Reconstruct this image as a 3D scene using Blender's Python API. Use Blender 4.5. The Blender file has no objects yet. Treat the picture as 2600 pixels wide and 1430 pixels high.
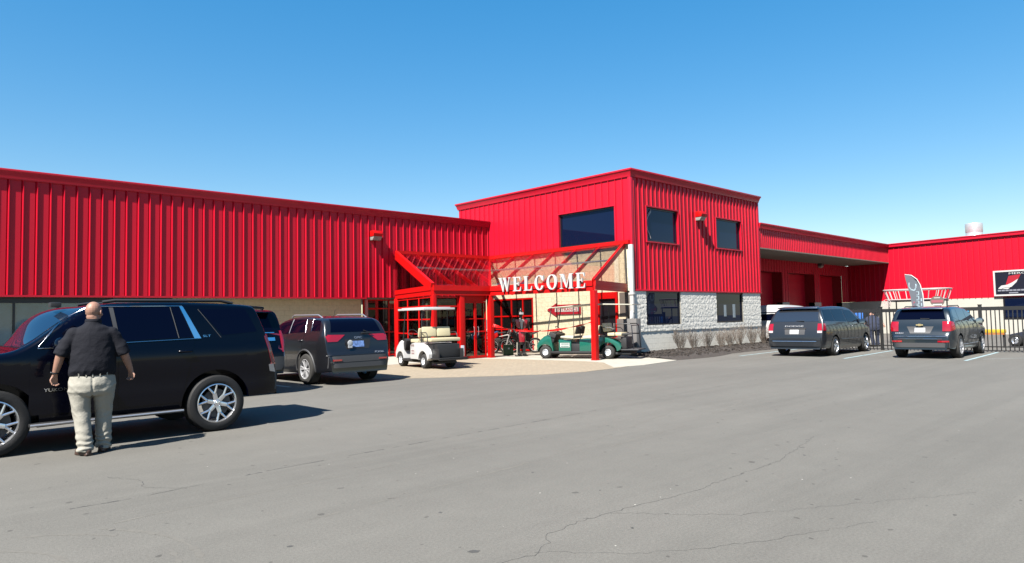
import bpy, bmesh, math, random
from mathutils import Vector, Matrix, noise
from mathutils.bvhtree import BVHTree

# ------------------------------------------------------------------ camera, sky, sun, exposure
scn = bpy.context.scene
COL = scn.collection
EYE = Vector((0, 0, 1.52))
cam_d = bpy.data.cameras.new('camera')
cam = bpy.data.objects.new('camera', cam_d)
COL.objects.link(cam)
YAW, PIT, ROL = 0.80952799, 0.05321273, -0.01992747
_f = Vector((math.cos(PIT)*math.cos(YAW), math.cos(PIT)*math.sin(YAW), math.sin(PIT)))
_r = Vector((math.sin(YAW), -math.cos(YAW), 0)); _u = _r.cross(_f)
_r2 = _r*math.cos(ROL)+_u*math.sin(ROL); _u2 = -_r*math.sin(ROL)+_u*math.cos(ROL)
cam.matrix_world = Matrix(((_r2.x, _u2.x, -_f.x, EYE.x), (_r2.y, _u2.y, -_f.y, EYE.y), (_r2.z, _u2.z, -_f.z, EYE.z), (0, 0, 0, 1)))
cam_d.sensor_width = 36
cam_d.lens = 1760.97/2600*36
cam_d.clip_end = 5000
scn.camera = cam

SUNDIR = Vector((-0.613, -0.182, 0.769)).normalized()      # towards the sun
world = bpy.data.worlds.new('World'); scn.world = world; world.use_nodes = True
nt = world.node_tree
sky = nt.nodes.new('ShaderNodeTexSky'); sky.sky_type = 'NISHITA'; sky.sun_disc = False
sky.sun_elevation = math.asin(SUNDIR.z)
sky.sun_rotation = math.atan2(SUNDIR.x, SUNDIR.y)
sky.altitude = 0; sky.air_density = 1.0; sky.dust_density = 0.3; sky.ozone_density = 1.0
bg = nt.nodes['Background']; bg.inputs[1].default_value = 0.375
mul = nt.nodes.new('ShaderNodeVectorMath'); mul.operation = 'SCALE'; mul.inputs['Scale'].default_value = 0.1      # sky strength
gm = nt.nodes.new('ShaderNodeGamma'); gm.inputs[1].default_value = 0.56
hs = nt.nodes.new('ShaderNodeHueSaturation'); hs.inputs['Saturation'].default_value = 2.1; hs.inputs['Value'].default_value = 1.0
nt.links.new(sky.outputs[0], mul.inputs[0]); nt.links.new(mul.outputs[0], gm.inputs[0]); nt.links.new(gm.outputs[0], hs.inputs['Color']); nt.links.new(hs.outputs[0], bg.inputs[0])
sun_d = bpy.data.lights.new('sun', 'SUN'); sun_d.energy = 5.0; sun_d.angle = math.radians(0.5); sun_d.color = (1, 0.955, 0.89)
sun = bpy.data.objects.new('sun', sun_d); COL.objects.link(sun)
sun.rotation_euler = (-SUNDIR).to_track_quat('-Z', 'Y').to_euler()
scn.view_settings.view_transform = 'Standard'; scn.view_settings.look = 'None'
scn.view_settings.exposure = 1.78; scn.view_settings.gamma = 1
scn.cycles.max_bounces = 8; scn.cycles.transparent_max_bounces = 12

random.seed(7)
PI = math.pi
rnd = random.uniform

# ------------------------------------------------------------------ materials
KA = 0.40      # all paints and stones are a little darker than their names; the exposure is set for them
def mat(name, col, rough=0.6, metal=0.0, spec=0.5, coat=0.0, var=0.0, vscale=3.0, bump=0.0, bscale=40.0, trans=0.0, ior=1.5, stretch=(1, 1, 1), coat_rough=0.03):
    if metal < 0.6: col = tuple(c*KA for c in col)
    m = bpy.data.materials.new(name); m.use_nodes = True
    n = m.node_tree; b = n.nodes['Principled BSDF']
    b.inputs['Base Color'].default_value = (*col, 1)
    b.inputs['Roughness'].default_value = rough
    b.inputs['Metallic'].default_value = metal
    b.inputs['Specular IOR Level'].default_value = spec
    b.inputs['Coat Weight'].default_value = coat
    b.inputs['Coat Roughness'].default_value = coat_rough
    b.inputs['Transmission Weight'].default_value = trans
    b.inputs['IOR'].default_value = ior
    if var > 0 or bump > 0:
        tc = n.nodes.new('ShaderNodeTexCoord'); mp = n.nodes.new('ShaderNodeMapping')
        mp.inputs['Scale'].default_value = stretch
        n.links.new(tc.outputs['Object'], mp.inputs[0])
    if var > 0:
        t = n.nodes.new('ShaderNodeTexNoise'); t.inputs['Scale'].default_value = vscale; t.inputs['Detail'].default_value = 6
        r = n.nodes.new('ShaderNodeMapRange'); r.inputs['From Min'].default_value = 0.3; r.inputs['From Max'].default_value = 0.7
        r.inputs['To Min'].default_value = 1-var; r.inputs['To Max'].default_value = 1+var
        mx = n.nodes.new('ShaderNodeMix'); mx.data_type = 'RGBA'; mx.blend_type = 'MULTIPLY'; mx.inputs[0].default_value = 1
        mx.inputs[6].default_value = (*col, 1)
        n.links.new(mp.outputs[0], t.inputs[0]); n.links.new(t.outputs[0], r.inputs[0]); n.links.new(r.outputs[0], mx.inputs[7]); n.links.new(mx.outputs[2], b.inputs['Base Color'])
    if bump > 0:
        t2 = n.nodes.new('ShaderNodeTexNoise'); t2.inputs['Scale'].default_value = bscale; t2.inputs['Detail'].default_value = 5
        bp = n.nodes.new('ShaderNodeBump'); bp.inputs['Strength'].default_value = bump; bp.inputs['Distance'].default_value = 0.02
        n.links.new(mp.outputs[0], t2.inputs[0]); n.links.new(t2.outputs[0], bp.inputs['Height']); n.links.new(bp.outputs[0], b.inputs['Normal'])
    return m

def glass_mat(name, tint, alpha, rough=0.02):
    """thin tinted sheet: lets light through by 1-alpha, mirrors by fresnel"""
    m = bpy.data.materials.new(name); m.use_nodes = True
    n = m.node_tree; n.nodes.remove(n.nodes['Principled BSDF'])
    out = n.nodes['Material Output']
    tr = n.nodes.new('ShaderNodeBsdfTransparent'); tr.inputs[0].default_value = (*[1-alpha*(1-c) for c in tint], 1)
    gl = n.nodes.new('ShaderNodeBsdfGlossy'); gl.inputs['Roughness'].default_value = rough
    lw = n.nodes.new('ShaderNodeLayerWeight'); lw.inputs[0].default_value = 0.5
    pw = n.nodes.new('ShaderNodeMath'); pw.operation = 'POWER'; pw.inputs[1].default_value = 5; n.links.new(lw.outputs['Facing'], pw.inputs[0])
    fr = n.nodes.new('ShaderNodeMath'); fr.operation = 'MULTIPLY_ADD'; fr.inputs[1].default_value = 0.9; fr.inputs[2].default_value = 0.03; n.links.new(pw.outputs[0], fr.inputs[0])
    mx = n.nodes.new('ShaderNodeMixShader')
    n.links.new(fr.outputs[0], mx.inputs[0]); n.links.new(tr.outputs[0], mx.inputs[1]); n.links.new(gl.outputs[0], mx.inputs[2]); n.links.new(mx.outputs[0], out.inputs[0])
    return m

def asphalt_mat():
    m = bpy.data.materials.new('asphalt'); m.use_nodes = True
    n = m.node_tree; b = n.nodes['Principled BSDF']; L = n.links.new
    tc = n.nodes.new('ShaderNodeTexCoord')
    def noise_n(scale, detail, st=(1, 1, 1), rough=0.5, rot=0.0):
        mp = n.nodes.new('ShaderNodeMapping'); mp.inputs['Scale'].default_value = st; mp.inputs['Rotation'].default_value = (0, 0, rot)
        t = n.nodes.new('ShaderNodeTexNoise'); t.inputs['Scale'].default_value = scale; t.inputs['Detail'].default_value = detail; t.inputs['Roughness'].default_value = rough
        L(tc.outputs['Object'], mp.inputs[0]); L(mp.outputs[0], t.inputs[0]); return t
    def rng(src, a, b_, lo, hi):
        r = n.nodes.new('ShaderNodeMapRange'); r.inputs['From Min'].default_value = a; r.inputs['From Max'].default_value = b_
        r.inputs['To Min'].default_value = lo; r.inputs['To Max'].default_value = hi; L(src, r.inputs[0]); return r.outputs[0]
    def mul(a, c):
        x = n.nodes.new('ShaderNodeMath'); x.operation = 'MULTIPLY'; L(a, x.inputs[0]); L(c, x.inputs[1]); return x.outputs[0]
    big = rng(noise_n(0.25, 4).outputs[0], 0.35, 0.65, 0.95, 1.04)
    lane = rng(noise_n(0.55, 5, (0.14, 1.6, 1), 0.55, 0.03).outputs[0], 0.36, 0.6, 0.95, 1.02)
    lane2 = rng(noise_n(1.3, 5, (0.05, 1.3, 1), 0.6, -0.02).outputs[0], 0.42, 0.52, 0.955, 1.01)
    blot = rng(noise_n(2.6, 9, (1, 1, 1), 0.72).outputs[0], 0.3, 0.7, 0.95, 1.05)
    grit = rng(noise_n(48, 5, (1, 1, 1), 0.8).outputs[0], 0.3, 0.7, 0.78, 1.22)
    grit2 = rng(noise_n(260, 2).outputs[0], 0.3, 0.7, 0.85, 1.15)
    v = mul(mul(mul(mul(big, lane), blot), mul(grit, grit2)), lane2)
    sp = noise_n(7.5, 1); spots = rng(sp.outputs[0], 0.74, 0.76, 1.0, 0.62); v = mul(v, spots)
    mx = n.nodes.new('ShaderNodeMix'); mx.data_type = 'RGBA'; mx.blend_type = 'MULTIPLY'; mx.inputs[0].default_value = 1
    mx.inputs[6].default_value = (0.090, 0.086, 0.0765, 1)
    L(v, mx.inputs[7]); L(mx.outputs[2], b.inputs['Base Color'])
    b.inputs['Roughness'].default_value = 0.85; b.inputs['Specular IOR Level'].default_value = 0.25
    bp = n.nodes.new('ShaderNodeBump'); bp.inputs['Strength'].default_value = 0.35; bp.inputs['Distance'].default_value = 0.01
    L(noise_n(110, 4).outputs[0], bp.inputs['Height']); L(bp.outputs[0], b.inputs['Normal'])
    return m

def brick_mat(name, c1, c2, cm, scale, bw, bh, mortar, rough=0.9, axes='XY', bump=0.3):
    c1, c2, cm = [tuple(c*KA for c in q) for q in (c1, c2, cm)]
    m = bpy.data.materials.new(name); m.use_nodes = True
    n = m.node_tree; b = n.nodes['Principled BSDF']; L = n.links.new
    tc = n.nodes.new('ShaderNodeTexCoord'); sx = n.nodes.new('ShaderNodeSeparateXYZ'); cx = n.nodes.new('ShaderNodeCombineXYZ')
    L(tc.outputs['Object'], sx.inputs[0])
    L(sx.outputs['XYZ'.index(axes[0])], cx.inputs[0]); L(sx.outputs['XYZ'.index(axes[1])], cx.inputs[1])
    br = n.nodes.new('ShaderNodeTexBrick'); br.inputs['Scale'].default_value = scale; br.inputs['Brick Width'].default_value = bw; br.inputs['Row Height'].default_value = bh
    br.inputs['Mortar Size'].default_value = mortar; br.inputs['Color1'].default_value = (*c1, 1); br.inputs['Color2'].default_value = (*c2, 1); br.inputs['Mortar'].default_value = (*cm, 1)
    L(cx.outputs[0], br.inputs[0])
    t = n.nodes.new('ShaderNodeTexNoise'); t.inputs['Scale'].default_value = 9; t.inputs['Detail'].default_value = 8; t.inputs['Roughness'].default_value = 0.7
    L(tc.outputs['Object'], t.inputs[0])
    r = n.nodes.new('ShaderNodeMapRange'); r.inputs['From Min'].default_value = 0.3; r.inputs['From Max'].default_value = 0.7; r.inputs['To Min'].default_value = 0.86; r.inputs['To Max'].default_value = 1.1
    L(t.outputs[0], r.inputs[0])
    mx = n.nodes.new('ShaderNodeMix'); mx.data_type = 'RGBA'; mx.blend_type = 'MULTIPLY'; mx.inputs[0].default_value = 1
    L(br.outputs[0], mx.inputs[6]); L(r.outputs[0], mx.inputs[7]); L(mx.outputs[2], b.inputs['Base Color'])
    b.inputs['Roughness'].default_value = rough; b.inputs['Specular IOR Level'].default_value = 0.2
    bp = n.nodes.new('ShaderNodeBump'); bp.inputs['Strength'].default_value = bump; bp.inputs['Distance'].default_value = 0.03
    ad = n.nodes.new('ShaderNodeMath'); ad.operation = 'SUBTRACT'; t3 = n.nodes.new('ShaderNodeTexNoise'); t3.inputs['Scale'].default_value = 14; t3.inputs['Detail'].default_value = 4
    L(tc.outputs['Object'], t3.inputs[0]); L(t3.outputs[0], ad.inputs[0]); L(br.outputs[1], ad.inputs[1]); L(ad.outputs[0], bp.inputs['Height']); L(bp.outputs[0], b.inputs['Normal'])
    return m

M = {}
M['asphalt'] = asphalt_mat()
M['crack'] = mat('crack_dark', (0.085, 0.083, 0.078), 0.95, var=0.3, vscale=8)
M['crack_soft'] = mat('crack_soft', (0.205, 0.192, 0.165), 0.95, var=0.12, vscale=6)
M['concrete'] = mat('concrete', (0.60, 0.565, 0.48), 0.9, var=0.08, vscale=2.5, bump=0.2)
M['paver'] = brick_mat('paver', (0.53, 0.44, 0.32), (0.46, 0.375, 0.27), (0.42, 0.36, 0.27), 1.0, 0.22, 0.11, 0.012, bump=0.1)
M['mulch'] = mat('mulch', (0.06, 0.047, 0.038), 1.0, var=0.5, vscale=14, bump=1.0, bscale=30)
M['paint_line'] = mat('line_paint', (0.45, 0.62, 0.66), 0.8, var=0.25, vscale=5)
M['line_worn'] = mat('line_paint_worn', (0.42, 0.47, 0.46), 0.85, var=0.3, vscale=5)
M['siding'] = mat('red_siding', (0.82, 0.005, 0.034), 0.45, spec=0.28, var=0.07, vscale=0.6, stretch=(1, 1, 0.15))
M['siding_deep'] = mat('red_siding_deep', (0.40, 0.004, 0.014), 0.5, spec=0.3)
M['trim'] = mat('red_trim', (0.75, 0.006, 0.035), 0.4, spec=0.35, var=0.05, vscale=1.0)
M['redpaint'] = mat('bright_red_paint', (0.82, 0.004, 0.004), 0.45, spec=0.25, var=0.05, vscale=2)
M['tanblock'] = brick_mat('tan_block', (0.86, 0.69, 0.44), (0.82, 0.66, 0.42), (0.66, 0.53, 0.34), 1.0, 0.4, 0.2, 0.006, axes='XZ', bump=0.25)
M['creamblock'] = brick_mat('cream_block', (1.15, 1.08, 0.80), (1.10, 1.03, 0.76), (0.92, 0.86, 0.62), 1.0, 0.4, 0.2, 0.006, axes='YZ', bump=0.6)
M['split'] = mat('split_face_block', (1.22, 1.17, 1.05), 0.95, var=0.10, vscale=9, bump=0.35, bscale=22)
M['smoothblock'] = brick_mat('smooth_block', (1.25, 1.20, 1.06), (1.21, 1.16, 1.03), (0.80, 0.77, 0.66), 1.0, 0.8, 0.2, 0.005, axes='XZ', bump=0.08)
M['creamwall'] = mat('cream_wall', (0.74, 0.71, 0.62), 0.85, var=0.05, vscale=1.5, bump=0.2)
M['roofing'] = mat('roof_membrane', (0.35, 0.34, 0.33), 0.9, var=0.1)
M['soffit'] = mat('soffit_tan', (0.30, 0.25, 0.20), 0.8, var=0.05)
M['dark_glass'] = mat('tinted_window_glass', (0.006, 0.012, 0.042), 0.015, spec=0.5, ior=1.42)
M['teal_glass'] = mat('teal_glass', (0.12, 0.24, 0.31), 0.05, spec=0.6, ior=1.6, var=0.25, vscale=1.2)
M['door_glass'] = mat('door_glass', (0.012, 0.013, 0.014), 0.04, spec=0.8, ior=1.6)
M['blackframe'] = mat('black_frame', (0.012, 0.013, 0.02), 0.35)
M['alu'] = mat('aluminium', (0.38, 0.38, 0.40), 0.35, metal=0.8)
M['white'] = mat('white_paint', (0.82, 0.82, 0.80), 0.45, var=0.03)
M['white_gloss'] = mat('white_gloss', (0.84, 0.84, 0.83), 0.25, coat=0.5)
M['lens'] = mat('lamp_lens', (0.45, 0.43, 0.40), 0.3)
M['galv'] = mat('galvanised', (0.62, 0.64, 0.66), 0.35, metal=0.7, var=0.1, vscale=8)
M['roofglass'] = glass_mat('canopy_glazing', (0.72, 0.62, 0.55), 0.42)
M['bronzeglass'] = glass_mat('bronze_glazing', (0.25, 0.24, 0.22), 0.85)
M['rubber'] = mat('rubber', (0.022, 0.022, 0.023), 0.7, spec=0.3, bump=0.2, bscale=60)
M['rubber_grey'] = mat('dusty_rubber', (0.055, 0.053, 0.05), 0.8, spec=0.25)
M['blackplastic'] = mat('black_plastic', (0.018, 0.018, 0.02), 0.55)
M['greyplastic'] = mat('grey_plastic', (0.07, 0.07, 0.075), 0.55)
M['chrome'] = mat('chrome', (0.80, 0.82, 0.86), 0.08, metal=1.0)
M['alloy_bright'] = mat('bright_alloy', (0.72, 0.72, 0.74), 0.35, metal=0.35)
M['darkchrome'] = mat('satin_chrome', (0.36, 0.38, 0.42), 0.18, metal=1.0)
M['alloy'] = mat('alloy', (0.62, 0.63, 0.66), 0.22, metal=0.9)
M['well'] = mat('wheel_well', (0.004, 0.004, 0.004), 0.95, spec=0.1)
M['carblack'] = mat('black_car_paint', (0.001, 0.0015, 0.008), 0.2, spec=0.15, coat=0.25)
M['cargrey'] = mat('charcoal_car_paint', (0.020, 0.021, 0.026), 0.3, metal=0.3, coat=0.6)
M['carvan'] = mat('slate_car_paint', (0.036, 0.041, 0.050), 0.32, metal=0.35, coat=0.6)
M['carblue'] = mat('steel_blue_car_paint', (0.028, 0.043, 0.058), 0.28, metal=0.4, coat=0.7)
M['carglass'] = mat('privacy_glass', (0.002, 0.003, 0.012), 0.02, spec=0.5, ior=1.3)
M['windshield'] = mat('windshield_glass', (0.012, 0.028, 0.06), 0.015, spec=1.0, ior=1.9)
M['taillamp_dark'] = mat('smoked_tail_lamp', (0.22, 0.02, 0.04), 0.1, coat=1.0)
M['taillamp'] = mat('red_tail_lamp', (0.50, 0.006, 0.02), 0.12, coat=1.0)
M['lampclear'] = mat('clear_lamp', (0.75, 0.66, 0.66), 0.15, coat=1.0)
M['plate'] = mat('licence_plate', (0.72, 0.74, 0.75), 0.4, var=0.15, vscale=30)
M['plateblue'] = mat('licence_plate_blue', (0.20, 0.34, 0.72), 0.4, var=0.5, vscale=14)
M['gold'] = mat('gold_emblem', (0.75, 0.62, 0.32), 0.3, metal=0.4)
M['green'] = mat('green_cart_paint', (0.006, 0.17, 0.12), 0.3, coat=0.8)
M['greenbox'] = mat('green_box', (0.02, 0.10, 0.012), 0.5, var=0.1)
M['cream_vinyl'] = mat('cream_vinyl', (0.85, 0.75, 0.48), 0.5, bump=0.1, bscale=30)
M['cream_plastic'] = mat('cream_plastic', (0.78, 0.76, 0.62), 0.45)
M['bark'] = mat('twig', (0.22, 0.175, 0.14), 0.9)
M['fence'] = mat('black_iron', (0.012, 0.011, 0.011), 0.5)
M['skin'] = mat('skin', (0.50, 0.27, 0.19), 0.5, spec=0.35, var=0.12, vscale=9)
M['shirt'] = mat('navy_black_cotton', (0.011, 0.012, 0.020), 0.85, spec=0.2, bump=0.3, bscale=25)
M['khaki'] = mat('khaki_cotton', (0.53, 0.505, 0.43), 0.9, spec=0.15, var=0.06, vscale=5, bump=0.4, bscale=18)
M['shoe'] = mat('brown_leather', (0.09, 0.045, 0.03), 0.5)
M['watch'] = mat('watch_black', (0.01, 0.01, 0.01), 0.3)
M['navycloth'] = mat('navy_cloth', (0.02, 0.03, 0.07), 0.9, bump=0.2)
M['yellow'] = mat('yellow_paint', (0.80, 0.55, 0.02), 0.5)
M['bluesign'] = mat('blue_panel', (0.05, 0.22, 0.70), 0.5)
M['cyansign'] = mat('cyan_panel', (0.02, 0.42, 0.78), 0.5)
M['flag'] = mat('grey_flag_cloth', (0.16, 0.18, 0.22), 0.8)
M['flagtext'] = mat('pale_flag_print', (0.50, 0.66, 0.74), 0.8)
M['flagred'] = mat('muted_red_print', (0.45, 0.12, 0.16), 0.8)
M['rail'] = mat('pale_rail', (0.78, 0.62, 0.60), 0.4)
M['signblack'] = mat('black_sign_face', (0.012, 0.013, 0.03), 0.4)
M['signgrey'] = mat('grey_sign_print', (0.33, 0.34, 0.40), 0.5)
M['signred'] = mat('red_print', (0.55, 0.012, 0.035), 0.5)
M['whitevan'] = mat('white_van_paint', (0.85, 0.85, 0.84), 0.25, coat=0.8)
M['orange'] = mat('orange_strip', (0.6, 0.2, 0.02), 0.6)

for k_ in ('dark_glass', 'carglass'): M[k_].node_tree.nodes['Principled BSDF'].inputs['Specular Tint'].default_value = (0.38, 0.60, 1.0, 1)
# ------------------------------------------------------------------ mesh helpers
class MB:
    def __init__(s): s.v = []; s.f = []; s.mi = []
    def add(s, vs, fs, mi=0):
        o = len(s.v); s.v += [tuple(v) for v in vs]; s.f += [tuple(i+o for i in f) for f in fs]; s.mi += [mi]*len(fs); return s
    def box(s, x0, x1, y0, y1, z0, z1, mi=0, rot=None, c=None):
        vs = [Vector((x, y, z)) for z in (z0, z1) for y in (y0, y1) for x in (x0, x1)]
        if rot is not None:
            c = Vector(c) if c is not None else Vector(((x0+x1)/2, (y0+y1)/2, (z0+z1)/2))
            vs = [rot @ (v-c)+c for v in vs]
        return s.add(vs, [(0, 2, 3, 1), (4, 5, 7, 6), (0, 1, 5, 4), (2, 6, 7, 3), (0, 4, 6, 2), (1, 3, 7, 5)], mi)
    def beam(s, a, b, w, h, up=(0, 0, 1), mi=0):
        """rectangular bar from a to b; w across, h along up"""
        a = Vector(a); b = Vector(b); d = (b-a).normalized(); up = Vector(up)
        side = d.cross(up)
        if side.length < 1e-4: side = d.cross(Vector((1, 0, 0)))
        side.normalize(); u = side.cross(d).normalized()
        vs = []
        for p in (a, b):
            for q in ((-w/2, -h/2), (w/2, -h/2), (w/2, h/2), (-w/2, h/2)): vs.append(p+side*q[0]+u*q[1])
        return s.add(vs, [(0, 1, 2, 3), (7, 6, 5, 4), (0, 4, 5, 1), (1, 5, 6, 2), (2, 6, 7, 3), (3, 7, 4, 0)], mi)
    def tube(s, pts, r, n=8, mi=0, cap=True):
        pts = [Vector(p) for p in pts]
        rs = r if isinstance(r, (list, tuple)) else [r]*len(pts)
        rings = []; ref = None
        for i, p in enumerate(pts):
            d = (pts[min(i+1, len(pts)-1)]-pts[max(i-1, 0)]).normalized()
            if ref is None: ref = d.orthogonal().normalized()
            ref = (ref-d*ref.dot(d)); ref = ref.normalized() if ref.length > 1e-5 else d.orthogonal().normalized()
            w = d.cross(ref)
            rings.append([p+(ref*math.cos(2*PI*k/n)+w*math.sin(2*PI*k/n))*rs[i] for k in range(n)])
        vs = [v for rg in rings for v in rg]; fs = []
        for i in range(len(pts)-1):
            for k in range(n): fs.append((i*n+k, i*n+(k+1) % n, (i+1)*n+(k+1) % n, (i+1)*n+k))
        if cap: fs.append(tuple(range(n-1, -1, -1))); fs.append(tuple((len(pts)-1)*n+k for k in range(n)))
        return s.add(vs, fs, mi)
    def prism(s, poly, a, b, axis='y', mi=0):
        """poly: list of 2D points; extruded along axis from a to b"""
        n = len(poly); vs = []
        for t in (a, b):
            for p in poly:
                vs.append({'y': (p[0], t, p[1]), 'x': (t, p[0], p[1]), 'z': (p[0], p[1], t)}[axis])
        fs = [tuple(range(n)), tuple(range(2*n-1, n-1, -1))]+[(i, n+i, n+(i+1) % n, (i+1) % n) for i in range(n)]
        return s.add(vs, fs, mi)
    def lathe(s, prof, c, axis='y', n=32, mi=0):
        """prof: (r, t) list; revolve about axis through c"""
        vs = []; c = Vector(c)
        for (r, t) in prof:
            for k in range(n):
                a = 2*PI*k/n; u, w = r*math.cos(a), r*math.sin(a)
                vs.append(c+Vector({'y': (u, t, w), 'x': (t, u, w), 'z': (u, w, t)}[axis]))
        fs = []
        for i in range(len(prof)-1):
            for k in range(n): fs.append((i*n+k, i*n+(k+1) % n, (i+1)*n+(k+1) % n, (i+1)*n+k))
        return s.add(vs, fs, mi)
    def sphere(s, c, r, n=12, m=8, mi=0):
        if not isinstance(r, (tuple, list)): r = (r, r, r)
        vs = [(c[0], c[1], c[2]+r[2])]
        for i in range(1, m):
            th = PI*i/m
            for k in range(n):
                a = 2*PI*k/n; vs.append((c[0]+r[0]*math.sin(th)*math.cos(a), c[1]+r[1]*math.sin(th)*math.sin(a), c[2]+r[2]*math.cos(th)))
        vs.append((c[0], c[1], c[2]-r[2])); fs = []
        for k in range(n): fs.append((0, 1+k, 1+(k+1) % n))
        for i in range(m-2):
            for k in range(n): a = 1+i*n; fs.append((a+k, a+n+k, a+n+(k+1) % n, a+(k+1) % n))
        a = 1+(m-2)*n
        for k in range(n): fs.append((a+k, len(vs)-1, a+(k+1) % n))
        return s.add(vs, fs, mi)
    def mesh(s, name):
        me = bpy.data.meshes.new(name); me.from_pydata(s.v, [], s.f); me.validate(); me.update(); return me

def finish(me, mats, smooth=None, bevel=0, mi=None):
    bm = bmesh.new(); bm.from_mesh(me)
    bmesh.ops.recalc_face_normals(bm, faces=bm.faces)
    if bevel > 0:
        es = [e for e in bm.edges if len(e.link_faces) == 2 and e.calc_face_angle(0) > math.radians(40)]
        if es: bmesh.ops.bevel(bm, geom=es, offset=bevel, segments=2, affect='EDGES', profile=0.6, clamp_overlap=True)
        smooth = smooth or 35
    if smooth is not None:
        for f in bm.faces: f.smooth = True
        for e in bm.edges:
            if len(e.link_faces) == 2: e.smooth = e.calc_face_angle(0) < math.radians(smooth)
    bm.to_mesh(me); bm.free()
    for m in mats: me.materials.append(m)

def obj(name, mb, m, parent=None, smooth=None, bevel=0, loc=None, world=False):
    """world=True: vertices are world coordinates; they are moved into the (unrotated) parent's frame"""
    if world and parent is not None:
        o0 = parent.location.copy()
        p = parent.parent
        while p is not None: o0 += p.location; p = p.parent
        mb.v = [(v[0]-o0.x, v[1]-o0.y, v[2]-o0.z) for v in mb.v]
    me = mb.mesh(name)
    mats = m if isinstance(m, (list, tuple)) else [m]
    if len(mats) > 1:
        for i, p in enumerate(me.polygons): p.material_index = mb.mi[i] if i < len(mb.mi) else 0
    finish(me, mats, smooth, bevel)
    o = bpy.data.objects.new(name, me); COL.objects.link(o)
    if parent is not None: o.parent = parent
    if loc is not None: o.location = loc
    return o

def thing(name, label, cat, loc=(0, 0, 0), rotz=0, group=None):
    o = bpy.data.objects.new(name, None); COL.objects.link(o); o.empty_display_size = 0.2
    o.location = loc; o.rotation_euler = (0, 0, rotz); o['label'] = label; o['category'] = cat
    if group: o['group'] = group
    return o
def tag(o, label, cat, group=None):
    o['label'] = label; o['category'] = cat
    if group: o['group'] = group
    return o
def struct(name, mb, m, **k):
    o = obj(name, mb, m, **k); o['kind'] = 'structure'; return o
def copy_tree(o, parent=None):
    c = o.copy(); COL.objects.link(c); c.parent = parent
    for ch in [x for x in o.children]: copy_tree(ch, c)
    return c
def text_mesh(txt, size, depth=0.004, spacing=1.0):
    """flat lettering in the XY plane, origin left baseline, built from a text curve and turned into vertices/faces"""
    cu = bpy.data.curves.new('lettering', 'FONT'); cu.body = txt; cu.size = size; cu.extrude = depth/2; cu.space_character = spacing; cu.resolution_u = 3
    o = bpy.data.objects.new('lettering', cu); COL.objects.link(o)
    me = bpy.data.meshes.new_from_object(o.evaluated_get(bpy.context.evaluated_depsgraph_get()))
    mb = MB(); mb.add([tuple(v.co) for v in me.vertices], [tuple(p.vertices) for p in me.polygons])
    bpy.data.objects.remove(o); bpy.data.curves.remove(cu); bpy.data.meshes.remove(me)
    w = max(v[0] for v in mb.v)
    return mb, w
def place_text(txt, height, right, up, origin, depth=0.006, width=None):
    """text standing in 3D: right/up unit vectors, origin = left baseline"""
    mb, w = text_mesh(txt, height/0.72, depth)
    sx = (width/w) if width else 1.0
    right = Vector(right).normalized(); up = Vector(up).normalized(); nrm = right.cross(up)
    origin = Vector(origin)
    mb.v = [tuple(origin+right*v[0]*sx+up*v[1]+nrm*v[2]) for v in mb.v]
    return mb
# ------------------------------------------------------------------ ground
def poly_sheet(pts, z, mi=0):
    mb = MB(); mb.add([(x, y, z) for x, y in pts], [tuple(range(len(pts)))]); return mb
def slab(pts, z0, z1):
    mb = MB(); n = len(pts)
    mb.add([(x, y, z0) for x, y in pts]+[(x, y, z1) for x, y in pts], [tuple(range(n, 2*n))]+[(i, (i+1) % n, n+(i+1) % n, n+i) for i in range(n)]); return mb
struct('ground', poly_sheet([(-900, -900), (900, -900), (900, 900), (-900, 900)], 0.0), M['asphalt'])

# brick apron, concrete walk, mulch bed (each a few millimetres over the one below)
arc = [(9.6, 16.1), (10.6, 15.2), (11.5, 14.45), (12.6, 13.6), (13.6, 12.95), (14.8, 12.62), (16.2, 12.72), (17.8, 12.95), (19.9, 13.2)]
struct('brick_apron', slab(arc+[(20.3, 14.2), (19.4, 15.0), (17.9, 19.2), (17.3, 20.3), (15.0, 20.3), (10.0, 20.2)], 0, 0.008), M['paver'])
struct('sidewalk', slab([(17.3, 20.3), (17.9, 19.2), (18.2, 15.6), (18.0, 14.6), (16.4, 12.9), (17.8, 12.78), (20.1, 13.15), (21.3, 14.7), (22.1, 16.3), (22.1, 24.7), (-14, 24.7), (-14, 21.4), (9.6, 21.4), (10, 20.3)], 0, 0.012), M['concrete'])
# mulch bed with a lumpy crown
mb = MB(); nx, ny = 90, 14
for j in range(ny+1):
    for i in range(nx+1):
        u, v = i/nx, j/ny
        xf = 20.15+u*13.2; yf = 13.25+0.12*math.sin(u*5)-0.35*math.sin(min(u*3, 1)*PI)+u*0.75
        xb = 21.6+u*12.0; yb = 16.33
        x = xf+(xb-xf)*v; y = yf+(yb-yf)*v
        h = 0.016+0.10*min(1, 6*v, 6*u+0.2)*(1 if v > 0 else 0)+0.035*noise.noise(Vector((x*5, y*5, 0)))*min(1, 8*v)
        mb.v.append((x, y, max(0.013, h) if v > 0 else 0.002))
for j in range(ny):
    for i in range(nx):
        a = j*(nx+1)+i; mb.f.append((a, a+1, a+nx+2, a+nx+1)); mb.mi.append(0)
o = struct('mulch_bed', mb, M['mulch'], smooth=60)
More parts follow.
